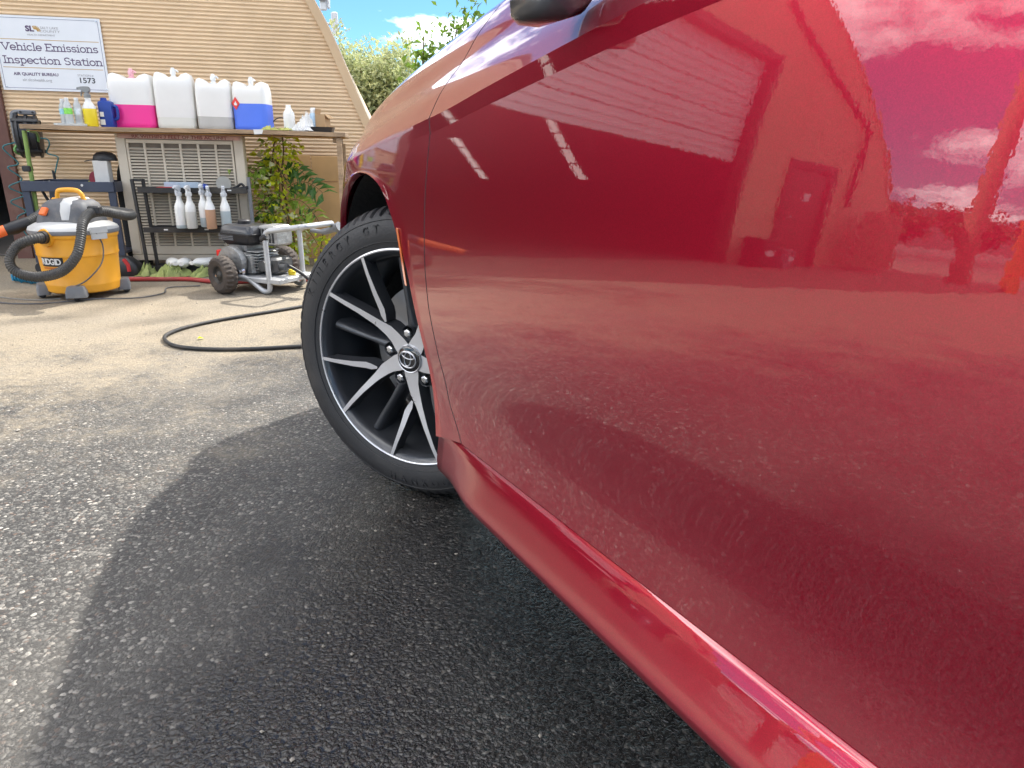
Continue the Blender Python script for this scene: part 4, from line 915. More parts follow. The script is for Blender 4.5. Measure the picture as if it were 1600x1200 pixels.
t = thing('air_coupler', 'black air gun coupling at the end of the teal line', 'air gun', W(-.997, .42, .567), PH); MB().tube([(0, 0, 0), (0, 0, .03), (-.004, 0, .055)], [.008, .009, .006], 10).build('body', M_black, t)
cart = thing('tool_cart', 'dark blue steel tool cart behind the orange vacuum', 'cart', W(-.797, .55), PH)
M_navyp = mat('navy_powder_coat', (.035, .045, .075), .45, var=.12, dirt=(.12, .12, .12), dirt_amt=.3)
mb = MB(); mb.box(-.262, .262, -.19, .19, .515, .524); 
for a in ((-.262, .262, -.194, -.180), (-.262, .262, .180, .194)): mb.box(*a, .505, .566, .003)
for a in ((-.266, -.254), (.254, .266)): mb.box(a[0], a[1], -.180, .180, .505, .566)
mb.build('tray', M_navyp, cart, smooth=30)
for x in (-.243, .243):
    for y in (-.172, .172):
        mb = MB(); mb.box(x - .02, x + .02, y - .012, y + .012, .07, .505); mb.build('leg', M_navyp, cart, smooth=0)
        mb = MB(); mb.lathe([(.034, -.012), (.036, -.008), (.036, .008), (.034, .012)], 18, (x, y, .036), 'y'); mb.build('caster', M_black, cart, smooth=40)
mb = MB(); mb.box(-.255, .255, -.18, .18, .12, .135); mb.build('lower_shelf', M_navyp, cart, smooth=0)
mb = MB(); mb.lathe([(.008, -.197), (.007, -.1945)], 10, (.085, 0, .545), 'y'); mb.build('rivet', M_steel, cart, smooth=30)
CZ = .5255
rag('grey_rag', 'grey rag on the cart beside a pale spray nozzle', W(-.93, .58, CZ), .10, .05, .09, mat('grey_rag', (.22, .23, .22), .95, var=.3, scale=25), 21)
rag('olive_rag', 'olive green rag bunched on the middle of the cart', W(-.80, .55, CZ), .10, .06, .13, M_rag, 22)
rag('dark_rag', 'dark rag on the cart next to the white box', W(-.715, .60, CZ), .05, .05, .06, mat('black_rag', (.05, .045, .05), .95, var=.3), 23)
t = thing('white_carton', 'dusty white carton standing on the cart', 'box', W(-.632, .60, CZ), PH + .05)
mb = MB(); mb.box(-.042, .042, -.04, .04, 0, .165, .003); mb.build('carton', mat('dirty_white_card', (.66, .64, .60), .7, var=.08, scale=25, dirt=(.35, .32, .28), dirt_amt=.5), t)
t = thing('baseball_hat', 'black peaked hat lying on top of the white carton', 'hat', W(-.615, .58, CZ + .164), PH + .2)
mb = MB(); mb.lathe([(.068, 0), (.070, .012), (.062, .035), (.042, .050), (.01, .056)], 20, sx=1.0, sy=.9); mb.build('crown', M_black, t, smooth=50)
mb = MB(); mb.loft([[(x, y, z) for x, y, z in ((-.05, -.05, .004), (-.05, .05, .004), (-.05, .05, .010), (-.05, -.05, .010))], [(-.095, -.04, -.002), (-.095, .04, -.002), (-.095, .04, .003), (-.095, -.04, .003)], [(-.115, -.02, -.008), (-.115, .02, -.008), (-.115, .02, -.004), (-.115, -.02, -.004)]]); mb.build('peak', M_black, t, smooth=40)
t = thing('red_spool', 'dark red plastic spool lying against the white carton', 'spool', W(-.690, .53, CZ + .052), PH)
mb = MB(); mb.lathe([(.05, -.02), (.05, -.015), (.03, -.013), (.03, .013), (.05, .015), (.05, .02)], 24, axis='y'); mb.build('spool', mat('dark_red_plastic', (.30, .02, .04), .4), t, smooth=30)
t = thing('black_duffel', 'black sack wedged between cart and cooler', 'sack', W(-.555, .40, 0), PH)
mb = MB(); mb.loft([[(x * k * (1 + .1 * math.sin(9 * z + x * 30)), y * k, z) for x, y in rrect(.055, .09, .03)] for z, k in ((0, .9), (.1, 1.1), (.3, 1.0), (.5, 1.05), (.62, .9), (.70, .5), (.72, .2))]); mb.build('sack', mat('black_cloth', (.015, .015, .016), .85, bump=.4, bscale=20), t, smooth=60)
t = thing('cable_plug', 'dark cable plug hanging from the cart leg', 'plug', W(-.985, .60, .40), PH)
mb = MB(); mb.tube(cr([(-.02, 0, .10), (0, 0, .05), (.02, 0, .01)], 4), .009, 8); mb.lathe([(.028, -.012), (.032, -.006), (.032, .006), (.028, .012)], 18, (.02, 0, -.02), 'y'); mb.build('plug', M_black, t, smooth=40)

# ================================================================ VACUUM (world-aligned)
vx, vy = -2.35, 3.69
vac = thing('shop_vacuum', 'orange-yellow wet and dry shop vacuum with a ribbed grey hose', 'vacuum', (vx, vy, 0)); vac.scale = (.88, .88, 1)
M_org = mat('orange_tank', (.80, .36, .022), .42, var=.06, scale=8, dirt=(.5, .26, .06), dirt_amt=.35); M_lid = mat('light_grey_lid', (.50, .50, .49), .5, dirt=(.36, .33, .28), dirt_amt=.4); M_head = mat('dark_grey_motor_cover', (.09, .092, .10), .55, var=.2, scale=25, dirt=(.3, .27, .22), dirt_amt=.5)
mb = MB(); mb.lathe([(.19, .035), (.200, .042), (.204, .075), (.2045, .080), (.2025, .084), (.213, .225), (.2175, .228), (.2185, .236), (.2165, .240), (.222, .315), (.228, .320), (.231, .330), (.229, .338)], 64); mb.build('tank', M_org, vac, smooth=35)
mb = MB(); mb.lathe([(.229, .338), (.238, .341), (.240, .350), (.238, .360)], 64, caps=False); mb.build('lid_rim', M_grey, vac, smooth=35)
mb = MB(); mb.lathe([(.2385, .359), (.232, .372), (.20, .388), (.165, .398), (.15, .40)], 64, caps=False); mb.build('lid', M_lid, vac, smooth=50)
mb = MB(); mb.loft([[(x * k + ox, y * k, z) for x, y in rrect(.150, .135, .07, 8)] for z, k, ox in ((.385, 1.08, 0), (.41, 1.04, 0), (.45, .96, .004), (.485, .84, .01), (.505, .66, .012), (.512, .40, .012))]); mb.build('motor_cover', M_head, vac, smooth=50)
mb = MB(); mb.loft([[(x * k + .045, y * k * 1.04, z) for x, y in rrect(.055, .135, .05, 6)] for z, k in ((.41, 1.02), (.452, .97), (.490, .86), (.514, .62), (.520, .3))]); mb.build('light_band', M_lid, vac, smooth=50)
mb = MB(); mb.tube(cr([(-.055, -.02, .498), (-.050, -.02, .535), (-.030, -.02, .552), (.055, -.015, .553), (.085, -.012, .535), (.098, -.01, .500)], 5), .0125, 10); mb.build('carry_handle', M_org, vac, smooth=60)
mb = MB(); mb.box(-.085, -.045, -.035, -.005, .500, .515, .004); mb.build('handle_foot', M_org, vac)
mb = MB(); mb.box(-.026, .026, -.007, .010, -.022, .022, .003); sw = mb.build('power_switch', mat('red_orange_switch', (.85, .16, .03), .4), vac); sw.location = (-.080, -.128, .452); sw.rotation_euler = (R(-38), R(0), R(-25))
def wrap(name, zc, hh, a0, a1, rad, m, parent, off=.002):
    mb = MB(); mb.grid([[((rad + off + dz * .07) * math.sin(a), -(rad + off + dz * .07) * math.cos(a), zc + dz) for a in np.linspace(R(a0), R(a1), 14)] for dz in (-hh, hh)]); return mb.build(name, m, parent, smooth=60)
wrap('brand_plate', .206, .0270, -30, 9, .2115, mat('plate_black', (.02, .019, .02), .4), vac)
for i, ch in enumerate('RIDGID'):
    a = R([-25.6, -20.6, -15.8, -8.8, -3.4, 1.6][i]); o = text_mesh(ch, .043, M_white, 'brand_letter', vac, ((.2140) * math.sin(a), -(.2140) * math.cos(a), .190), bold=.0012, ext=.0006, sx=1.0); o.rotation_euler = (R(90 + 4), 0, a)
wrap('orange_stripe', .170, .005, -29, 8, .2085, mat('dark_orange', (.55, .16, .02), .5), vac)
for a in (62, -118):                                   # lid latches
    mb = MB(); mb.loft([[(x, y, z) for x, z in ((-.045, 0), (.045, 0), (.045, .03), (-.045, .03))] for y in (0, -.012)]); mb.loft([[(-.05, -.004, .03), (.05, -.004, .03), (.05, -.016, .032), (-.05, -.016, .032)], [(-.05, .0, .062), (.05, .0, .062), (.05, -.014, .060), (-.05, -.014, .060)]]); o = mb.build('lid_latch', M_lid, vac, smooth=0); o.location = (.233 * math.sin(R(a)), -.233 * math.cos(R(a)), .315); o.rotation_euler = (0, 0, R(a)); 
mb = MB(); mb.lathe([(.045, -.03), (.047, .0), (.044, .018)], 24, axis='y'); o = mb.build('inlet_collar', M_org, vac, smooth=40); a = R(-8); o.location = (.222 * math.sin(a), -.222 * math.cos(a), .328); o.rotation_euler = (0, 0, a + math.pi)
def ribbed(name, pts, r, m, parent, pitch=.0115, n=14):
    P_ = cr(pts, 24); L_ = [0]
    for a, b in zip(P_[:-1], P_[1:]): L_.append(L_[-1] + np.linalg.norm(b - a))
    m_ = int(L_[-1] / pitch * 4); Q = []; rs = []
    A = np.array(P_)
    for i in range(m_ + 1):
        s_ = L_[-1] * i / m_; Q.append([np.interp(s_, L_, A[:, k]) for k in range(3)]); rs.append(r * (1 - .13 * (1 - math.cos(2 * math.pi * s_ / pitch)) / 2))
    return MB().tube(Q, rs, n).build(name, m, parent, smooth=50)
M_hose = mat('dark_grey_ribbed_hose', (.045, .043, .040), .5, var=.2, scale=20, dirt=(.14, .13, .11), dirt_amt=.4)
def V(x, y, z): return ((x - vx) / .88, (y - vy) / .88, z)
ribbed('suction_hose', [V(-2.377, 3.50, .331), V(-2.37, 3.44, .335), V(-2.393, 3.40, .328), V(-2.447, 3.37, .298), V(-2.473, 3.34, .236), V(-2.447, 3.33, .182), V(-2.358, 3.34, .156), V(-2.247, 3.36, .179), V(-2.172, 3.38, .250), V(-2.157, 3.42, .330), V(-2.159, 3.46, .401), V(-2.160, 3.53, .446), V(-2.130, 3.60, .454), V(-2.106, 3.68, .437), V(-2.10, 3.78, .42), V(-2.15, 3.90, .42), V(-2.30, 3.95, .43), V(-2.45, 3.88, .44), V(-2.53, 3.78, .437), V(-2.55, 3.72, .415), V(-2.568, 3.68, .393), V(-2.60, 3.63, .37)], .0265, M_hose, vac)
mb = MB(); mb.tube([V(-2.378, 3.51, .330), V(-2.371, 3.445, .334)], [.033, .031], 18); mb.build('hose_cuff', M_black, vac, smooth=40)
mb = MB(); mb.tube([V(-2.575, 3.665, .385), V(-2.61, 3.61, .362), V(-2.65, 3.575, .348)], [.030, .034, .027], 18); mb.build('wand_cuff', M_black, vac, smooth=40)
mb = MB(); mb.tube([V(-2.64, 3.58, .352), V(-2.74, 3.50, .308), V(-2.84, 3.42, .27)], [.0275, .026, .026], 18); mb.build('orange_wand', mat('safety_orange', (.85, .17, .04), .45), vac, smooth=40)
mb = MB(); mb.box(-.035, .035, -.02, .02, -.012, .030, .006); o = mb.build('hose_clip', M_black, vac); o.location = V(-2.145, 3.56, .455)
for a, lab in ((20, 1), (-55, 0), (118, 0), (-150, 0)):
    mb = MB(); mb.loft([[(x * k, y * k - .01, z) for x, y in rrect(.055, .036, .015)] for z, k in ((.022, 1.0), (.05, 1.0), (.078, .8), (.082, .5))]); o = mb.build('caster_housing', M_grey, vac, smooth=40); o.location = (.205 * math.sin(R(a)), -.205 * math.cos(R(a)), 0); o.rotation_euler = (0, 0, R(a))
    mb = MB(); mb.lathe([(.020, -.012), (.022, -.008), (.022, .008), (.020, .012)], 18, (0, -.02, .0225), 'x'); o2 = mb.build('caster_wheel', M_black, vac, smooth=40); o2.location = o.location; o2.rotation_euler = o.rotation_euler
mb = MB(); mb.tube(cr([(.205, -.13, .35), (.216, -.10, .28), (.205, -.125, .19), (.14, -.19, .11), (.06, -.225, .07), (.03, -.235, .035), (.035, -.24, .012)], 6), .004, 7); mb.build('power_cord', M_head, vac, smooth=60)

# ================================================================ RACK WITH SPRAY BOTTLES
rk = thing('wire_rack', 'black steel shelf rack leaning in front of the beige cooler', 'rack', W(-.06, .74), PH)
for x in (-.345, -.300):
    mb = MB(); mb.box(-.008, .008, -.011, .011, 0, .585); o = mb.build('upright', M_blackmetal, rk, smooth=0); o.location = (x, .0 if x < -.32 else .05, 0); o.rotation_euler = (R(-2), R(-2.5 if x < -.32 else -2.2), 0)
mb = MB(); mb.box(-.372, -.318, .018, .034, .572, .586); mb.build('top_link', M_blackmetal, rk, smooth=0)
mb = MB(); mb.box(.314, .334, .02, .04, .02, .605); mb.build('upright', M_grey, rk, smooth=0)
mb = MB(); mb.box(.30, .316, .12, .14, .02, .56); mb.build('upright', M_blackmetal, rk, smooth=0)
for z, x1 in ((.505, .33), (.260, .33), (.015, .33)):
    mb = MB(); mb.box(-.335, x1 - .018, -.015, .0, z, z + .032); mb.box(-.335, x1 - .018, .0, .12, z + .004, z + .012); mb.box(-.335, x1 - .018, .12, .132, z, z + .030); mb.build('shelf', M_blackmetal, rk, smooth=0)
for x, z in ((-.20, .272), (.045, .274), (.21, .518), (-.12, .03), (.10, .03)):
    mb = MB(); mb.box(-.012, .012, -.0175, -.0155, -.004, .004); o = mb.build('price_clip', M_white, rk, smooth=0); o.location = (x, 0, z + .006)
sp_ = [(-.150, .790, L_pale, .10, 2, 'nearly empty clear spray bottle hooked beside the milk white one'), (-.086, .800, L_milk, .52, 1, 'spray bottle of milk white liquid hooked on the rack'), (-.006, .785, L_pale, .30, -9, 'tilted clear spray bottle hanging behind the tan one'), (.034, .812, L_tan, .60, -2, 'spray bottle of tan liquid hooked on the rack'), (.122, .80, L_pale, .55, -1, 'pale blue spray bottle hanging apart below the round lid')]
for i, (u, v, lq, lv, tl, lab) in enumerate(sp_):
    spray('spray_bottle', lab, W(u, v, .292 + (.012 if i == 2 else 0)), PH + R(78 + 7 * i), lq, lv, mat('white_grey_trigger', (.62, .64, .66), .4) if i != 1 else T_white, .198, .0385, 'spray bottles hooked on the rack', (0, R(tl) * .6))
t = thing('blue_parts_box', 'pale blue printed box lying on the top rack shelf', 'box', W(-.155, .66, .523), PH)
mb = MB(); mb.box(-.10, .105, -.03, .04, 0, .045, .003); mb.build('carton', mat('pale_blue_card', (.42, .50, .58), .6, var=.15, scale=30), t)
t = thing('red_cloth', 'flat red cloth folded on the top rack shelf', 'cloth', W(-.245, .70, .521), PH); mb = MB(); mb.loft([[(x * k, y * k, z) for x, y in rrect(.06, .03, .01)] for z, k in ((0, 1), (.008, 1.03), (.014, .96), (.018, .7))]); mb.build('cloth', mat('red_fabric', (.5, .04, .04), .9, var=.2), t)
t = thing('blue_nozzle', 'small blue spray nozzle on the top rack shelf', 'nozzle', W(.0, .74, .523), PH); MB().tube([(-.02, 0, .018), (.0, 0, .022), (.02, 0, .02)], [.013, .02, .012], 10).build('nozzle', M_blue, t)
t = thing('round_lid', 'translucent round lid leaning on the cooler above the rack', 'lid', W(.095, .645, .56), PH); mb = MB(); mb.lathe([(.045, 0), (.047, .006), (.041, .008), (.012, .007), (.001, .006)], 28, axis='y'); mb.build('lid', mat_thin('milky_lid', (.72, .70, .64), .5, .4), t, smooth=40)
t = thing('black_tool', 'black folded hand tool at the end of the top rack shelf', 'tool', W(.21, .72, .523), PH); mb = MB(); mb.tube(cr([(-.06, 0, .006), (-.02, .01, .022), (.01, 0, .04), (.03, 0, .018)], 4), .008, 7); mb.tube(cr([(-.05, .01, .006), (0, 0, .012), (.05, 0, .02)], 4), .009, 7); mb.build('tool', M_black, t)
for i, (u, v, a, lab) in enumerate([(-.262, .715, 112, 'empty white bottle lying on the bottom shelf beside its twin, pinkish inside'), (-.180, .715, 98, 'empty white bottle on the bottom shelf, base turned to the bag'), (-.015, .70, 62, 'empty white bottle lying askew behind the washer wheel'), (.085, .66, 100, 'empty white bottle at the cooler foot half hidden by the washer tyre')]):
    t = spray('lying_bottle', lab, W(u, v, .068), 0, L_milk, 0, M_white, .19, .036, cat='bottle', hd=False); t.rotation_euler = (R(86), 0, PH + R(a - 90)); 

# ================================================================ PRESSURE WASHER
wa = thing('pressure_washer', 'petrol pressure washer on a grey tube frame with two pneumatic wheels', 'pressure washer', (-1.51, 4.02, 0), math.atan2(-.36, .93))
M_tubeg = mat('silver_frame_paint', (.46, .47, .48), .4, .3, var=.08, dirt=(.3, .28, .24), dirt_amt=.4); M_alu = mat('cast_aluminium', (.36, .36, .35), .5, .7, var=.3, scale=40, bump=.5, bscale=50); M_tan_t = mat('dusty_tyre', (.060, .048, .040), .85, var=.25, scale=30, dirt=(.16, .12, .09), dirt_amt=.6)
for sy in (-.262, .25):
    wp_ = MB(); prof = [(.050, -.030), (.060, -.036), (.082, -.040), (.098, -.033), (.1055, -.02), (.107, 0)]; prof = prof + [(r, -y) for r, y in prof[-2::-1]]; rings = []
    for k in range(96):
        a = 2 * math.pi * k / 96; rings.append([((r - (.005 if (k // 2 + (1 if y > 0 else 0)) % 2 and r > .095 else 0)) * math.cos(a), y, (r - (.005 if (k // 2 + (1 if y > 0 else 0)) % 2 and r > .095 else 0)) * math.sin(a)) for r, y in prof])
    rings.append(rings[0]); wp_.loft(rings, False, False); wo = wp_.build('wheel', M_tan_t, wa, smooth=30, merge=1e-5); wo.location = (-.02, sy, .107); wo.rotation_euler = (0, 0, R(-16) if sy < 0 else 0)
    mb = MB(); mb.lathe([(.052, -.026), (.050, -.030), (.040, -.018), (.024, -.020), (.020, -.030), (.010, -.036), (.0005, -.037)], 28, axis='y', caps=False); mb.build('wheel_disc', M_blackmetal, wo, smooth=40)
    mb = MB(); mb.lathe([(.009, -.034), (.009, -.044), (.0005, -.045)], 12, axis='y'); mb.build('axle_nut', M_steel, wo, smooth=30)
mb = MB(); mb.bar((-.02, -.25, .107), (-.02, .25, .107), .009); mb.build('axle', M_blackmetal, wa)
ny, fy = -.175, .12
for y in (ny, fy):
    mb = MB(); mb.tube(cr([(-.10, y, .085), (.04, y, .085), (.10, y, .065), (.17, y, .022), (.205, y, .018), (.222, y, .04), (.222, y, .12), (.220, y, .27), (.222, y, .325), (.245, y, .350), (.30, y, .360), (.44, y + (.02 if y < 0 else -.02), .382)], 6), .0145, 12); mb.build('frame_tube', M_tubeg, wa, smooth=60)
mb = MB(); mb.tube(cr([(.44, ny + .02, .382), (.475, ny + .04, .386), (.482, (ny + fy) / 2, .387), (.475, fy - .04, .386), (.44, fy - .02, .382)], 5), .0145, 12); mb.build('handle_bar', M_tubeg, wa, smooth=60)
mb = MB(); mb.tube([(.20, ny, .305), (.235, ny - .002, .325)], .019, 12); mb.build('grip_joint', M_black, wa)
mb = MB(); mb.box(-.13, .30, ny - .01, fy + .01, .062, .090, .004); mb.build('base_plate', M_tubeg, wa)
eng = MB(); eng.box(-.13, .08, -.13, .10, .090, .215, .015); eng.box(-.11, .02, -.11, .06, .215, .262, .01); eng.build('engine_block', M_alu, wa)
for k in range(7):
    mb = MB(); mb.box(.03, .115, -.125, .05, .125 + k * .016, .131 + k * .016); mb.build('cooling_fin', M_alu, wa, smooth=0)
mb = MB(); mb.lathe([(.02, -.045), (.085, -.04), (.09, -.02), (.088, 0), (.06, .01)], 26, (-.04, -.14, .165), 'y'); mb.build('recoil_cover', M_alu, wa, smooth=40)
mb = MB(); mb.lathe([(.022, -.012), (.03, 0), (.02, .01)], 14, (.02, -.165, .115), 'y'); mb.tube([(.02, -.175, .115), (.02, -.19, .115)], .012, 10); mb.build('starter_hub', M_steel, wa, smooth=40)
mb = MB(); mb.loft([[(x * k - .035, y * k - .03, z) for x, y in rrect(.115, .10, .03, 5)] for z, k in ((.255, .80), (.275, .96), (.310, 1.0), (.312, 1.04), (.318, 1.04), (.320, 1.0))]); mb.build('tank_lower', M_black, wa, smooth=35)
mb = MB(); mb.loft([[(x * k - .035, y * k - .03, z) for x, y in rrect(.115, .10, .03, 5)] for z, k in ((.320, 1.0), (.345, .97), (.362, .88), (.368, .7))]); mb.build('tank_cover', mat('grey_black_gloss', (.05, .05, .052), .3, coat=.3), wa, smooth=35)
mb = MB(); mb.lathe([(.034, .366), (.036, .372), (.036, .384), (.028, .390), (.0005, .391)], 20, (-.045, -.03, 0)); mb.build('fuel_cap', M_black, wa, smooth=35)
for k in range(4):
    mb = MB(); mb.box(-.148, -.045, -.1315, -.127, .282 + k * .009, .2865 + k * .009); mb.build('vent_bar', M_grey, wa, smooth=0)
mb = MB(); mb.box(.06, .19, -.05, .10, .25, .365, .012); mb.build('muffler_shield', M_alu, wa)
for k in range(5):
    mb = MB(); mb.box(.075 + k * .022, .086 + k * .022, -.054, -.0495, .27, .345); mb.build('shield_slot', M_black, wa, smooth=0)
mb = MB(); mb.box(-.155, -.125, -.16, -.13, .185, .225, .005); mb.build('engine_switch', mat('red_switch', (.7, .02, .02), .4), wa)
mb = MB(); mb.box(.09, .21, -.09, .06, .10, .19, .012); mb.lathe([(.03, -.04), (.032, .02), (.02, .03)], 16, (.15, -.10, .15), 'y'); mb.lathe([(.018, 0), (.018, .05)], 12, (.20, -.06, .14), 'x'); mb.build('pump', mat('dark_pump', (.10, .10, .10), .5, .5, var=.3, scale=40), wa, smooth=35)
mb = MB(); mb.tube(cr([(.19, -.05, .16), (.24, -.04, .15), (.29, 0, .11), (.34, .03, .06), (.36, .06, .012)], 5), .010, 8); mb.build('outlet_hose', M_black, wa, smooth=60)
mb = MB(); mb.lathe([(.02, 0), (.022, .02), (.014, .03)], 12, (.24, .0, .09)); mb.build('yellow_valve', mat('yellow_plastic', (.85, .62, .02), .45), wa, smooth=40)
mb = MB(); mb.tube(cr([(.36, .04, .345), (.43, .07, .338), (.50, .08, .36), (.53, .08, .372)], 4), [.012] * 4 + [.018] * 4 + [.026] * 4 + [.028], 12); mb.build('spray_lance', M_grey, wa, smooth=50)

# ================================================================ HOSES AND CLOTHS ON THE GROUND
hose('black_hose', 'black rubber hose looping over the yard towards the front tyre', [(-.62, 2.80, .009), (-.75, 2.72, .009), (-.88, 2.685, .009), (-1.06, 2.635, .009), (-1.23, 2.622, .009), (-1.36, 2.655, .009), (-1.445, 2.735, .009), (-1.487, 2.83, .009), (-1.47, 2.96, .009), (-1.40, 3.09, .009), (-1.28, 3.235, .009), (-1.15, 3.38, .009), (-1.06, 3.50, .009), (-.98, 3.65, .009)], .0078, mat('black_rubber_hose', (.022, .022, .022), .6, var=.2, dirt=(.12, .1, .08), dirt_amt=.5), 10)
hose('red_hose', 'red rubber hose lying along the foot of the cooler', [(-2.75, 4.20, .014), (-2.45, 4.10, .014), (-2.2, 4.12, .014), (-1.99, 4.14, .014), (-1.80, 4.08, .014), (-1.55, 4.12, .014), (-1.3, 4.2, .014), (-1.0, 4.35, .014)], .013, mat('red_rubber', (.42, .05, .05), .55, var=.15, dirt=(.3, .2, .15), dirt_amt=.4), 10)
hose('extension_cord', 'thin dark cord trailing on the grit beside the vacuum', [(-2.9, 3.42, .006), (-2.72, 3.44, .006), (-2.55, 3.40, .006), (-2.40, 3.42, .006), (-2.22, 3.55, .006), (-2.02, 3.60, .006), (-1.95, 3.74, .006), (-2.0, 3.9, .006), (-1.85, 3.98, .006)], .0035, M_head, 6, 'cord')
hose('extension_cord', 'thin pale cord crossing the grit in front of the vacuum hose', [(-3.0, 3.62, .005), (-2.8, 3.58, .005), (-2.62, 3.52, .005), (-2.48, 3.50, .005), (-2.4, 3.55, .005)], .003, mat('grey_cord', (.25, .24, .22), .6), 6, 'cord')
hose('blue_coil', 'bright blue coiled cord lying behind the vacuum hose', [(-2.98 + .30 * k / 40, 4.02 - .12 * k / 40 + .02 * math.cos(k * 1.9), .03 + .025 * math.sin(k * 1.9)) for k in range(41)], .007, mat('bright_blue_cord', (.01, .20, .34), .4), 7, 'cord', 2)
for i, (u, v, rx, ry, h, lab) in enumerate([(-.40, .82, .08, .06, .11, 'small green rag by the foot of the rack'), (-.21, .88, .13, .075, .13, 'crumpled green towel lying before the rack'), (.0, .86, .12, .075, .13, 'green towel bunched against the washer tyre')]):
    rag('green_towel', lab, W(u, v, 0), rx, ry, h, M_ragg, 31 + i, 'towel', 20)
t = thing('tool_bag', 'black tool bag with red panel and yellow strap beside the vacuum', 'bag', W(-.535, .80), PH)
mb = MB(); mb.loft([[(x * k, y * k, z) for x, y in rrect(.11, .07, .03)] for z, k in ((0, .95), (.03, 1.02), (.07, .9), (.11, .55), (.12, .3))]); mb.build('body', M_black, t, smooth=60)
mb = MB(); mb.tube([(.03, -.05, .105), (.055, -.06, .07), (.06, -.068, .03)], .012, 8); mb.build('red_panel', mat('red_cordura', (.45, .02, .02), .7), t)
mb = MB(); mb.tube([(-.06, -.066, .03), (-.03, -.064, .065), (-.02, -.05, .09)], .007, 8); mb.build('yellow_strap', mat('yellow_strap', (.8, .5, .03), .6), t)
t = thing('chain_bundle', 'bright steel chain hanging in a loop behind the vacuum tank', 'chain', (-2.70, 4.02, .0)); mb = MB()
for k in range(16):
    a = k / 15; c0 = (.05 * math.sin(a * 3), .0, .30 - .28 * a); mb.lathe([(.010, -.003), (.013, 0), (.010, .003)], 10, c0, 'x' if k % 2 else 'y', caps=False)
mb.build('links', M_steel, t)

# ================================================================ PANEL AND PLANTS
pn = thing('scrap_board', 'brown scrap boards propped under the free end of the bench', 'boards', W(.60, .10), PH)
M_bd = mat('orange_brown_board', (.62, .38, .17), .75, var=.12, scale=5, dirt=(.36, .2, .08), dirt_amt=.5)
for x0, x1, z0, z1, y in ((-.26, .235, .0, .235, -.012), (-.26, -.005, .240, .745, -.006), (.0, .235, .240, .56, -.004), (.0, .235, .565, .738, -.008)):
    mb = MB(); mb.box(x0, x1, y, y + .012, z0, z1, .002); mb.build('board', M_bd, pn, smooth=0)
def leaf_mesh(pts_norm, name, m, parent, size, lmin=.7, aspect=.55, q=rng, droop=.3, seg=2):
    """one mesh of folded pointed leaves at (position, outward direction)"""
    mb = MB()
    for p, d in pts_norm:
        p = np.array(p, float); d = np.array(d, float); d = d / (np.linalg.norm(d) + 1e-9); L_ = size * q.uniform(lmin, 1.3); up_ = np.array([0, 0, 1.]) + q.normal(size=3) * .55
        s_ = np.cross(d, up_); s_ /= np.linalg.norm(s_) + 1e-9; n_ = np.cross(s_, d); w_ = L_ * aspect * .5
        a = p; b = p + d * L_ * .45 + n_ * .06 * L_; c = p + d * L_ - n_ * droop * L_ * .5
        mb.add([a, b + s_ * w_ + n_ * .10 * L_, c, b - s_ * w_ + n_ * .10 * L_, b], [(0, 4, 1), (1, 4, 2), (2, 4, 3), (3, 4, 0)])
    return mb.build(name, m, parent, smooth=0, fixn=False)
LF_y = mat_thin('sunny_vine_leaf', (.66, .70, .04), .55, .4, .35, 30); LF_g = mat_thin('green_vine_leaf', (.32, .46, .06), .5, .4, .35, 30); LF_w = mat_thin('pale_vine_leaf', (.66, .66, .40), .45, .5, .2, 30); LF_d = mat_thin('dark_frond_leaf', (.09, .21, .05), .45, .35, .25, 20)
M_stem = mat('brown_stem', (.14, .09, .04), .8)
vn = thing('climbing_vine', 'yellow-green climbing vine spilling down from the bench beside the cooler', 'vine', W(.36, .42), PH)
stems = [[(.0, 0, 0), (.03, -.02, .2), (-.03, 0, .45), (.02, -.02, .70), (.06, -.10, .85)], [(.05, .02, 0), (.09, -.03, .25), (.05, -.03, .5), (.10, -.05, .74), (.11, -.1, .88)], [(-.05, 0, 0), (-.09, -.05, .2), (-.05, -.02, .4), (-.07, -.02, .6)], [(.1, 0, 0), (.13, -.08, .15), (.10, -.06, .35)]]
mb = MB()
for s_ in stems: mb.tube(cr(s_, 6), .006, 6)
mb.build('stems', M_stem, vn, smooth=60)
pts = {0: [], 1: [], 2: []}
for s_ in stems:
    for p in cr(s_, 14):
        for k in range(5):
            o_ = rng.normal(size=3) * np.array([.062, .05, .04]); q_ = p + o_
            if q_[2] < .02 or q_[2] > .905: continue
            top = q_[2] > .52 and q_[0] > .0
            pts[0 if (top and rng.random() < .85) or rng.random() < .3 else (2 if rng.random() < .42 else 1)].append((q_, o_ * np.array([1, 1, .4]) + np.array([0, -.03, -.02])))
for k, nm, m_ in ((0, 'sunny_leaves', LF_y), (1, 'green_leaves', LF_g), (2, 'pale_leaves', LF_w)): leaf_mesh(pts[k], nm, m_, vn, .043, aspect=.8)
sap = thing('sumac_sapling', 'dark green sapling with long feathered fronds between cooler and boards', 'sapling', W(.43, .36), PH)
mb = MB(); mb.tube(cr([(0, 0, 0), (.02, 0, .25), (0, -.02, .50), (-.03, -.02, .72)], 6), [.009] * 19, 7); mb.build('stem', M_stem, sap, smooth=60)
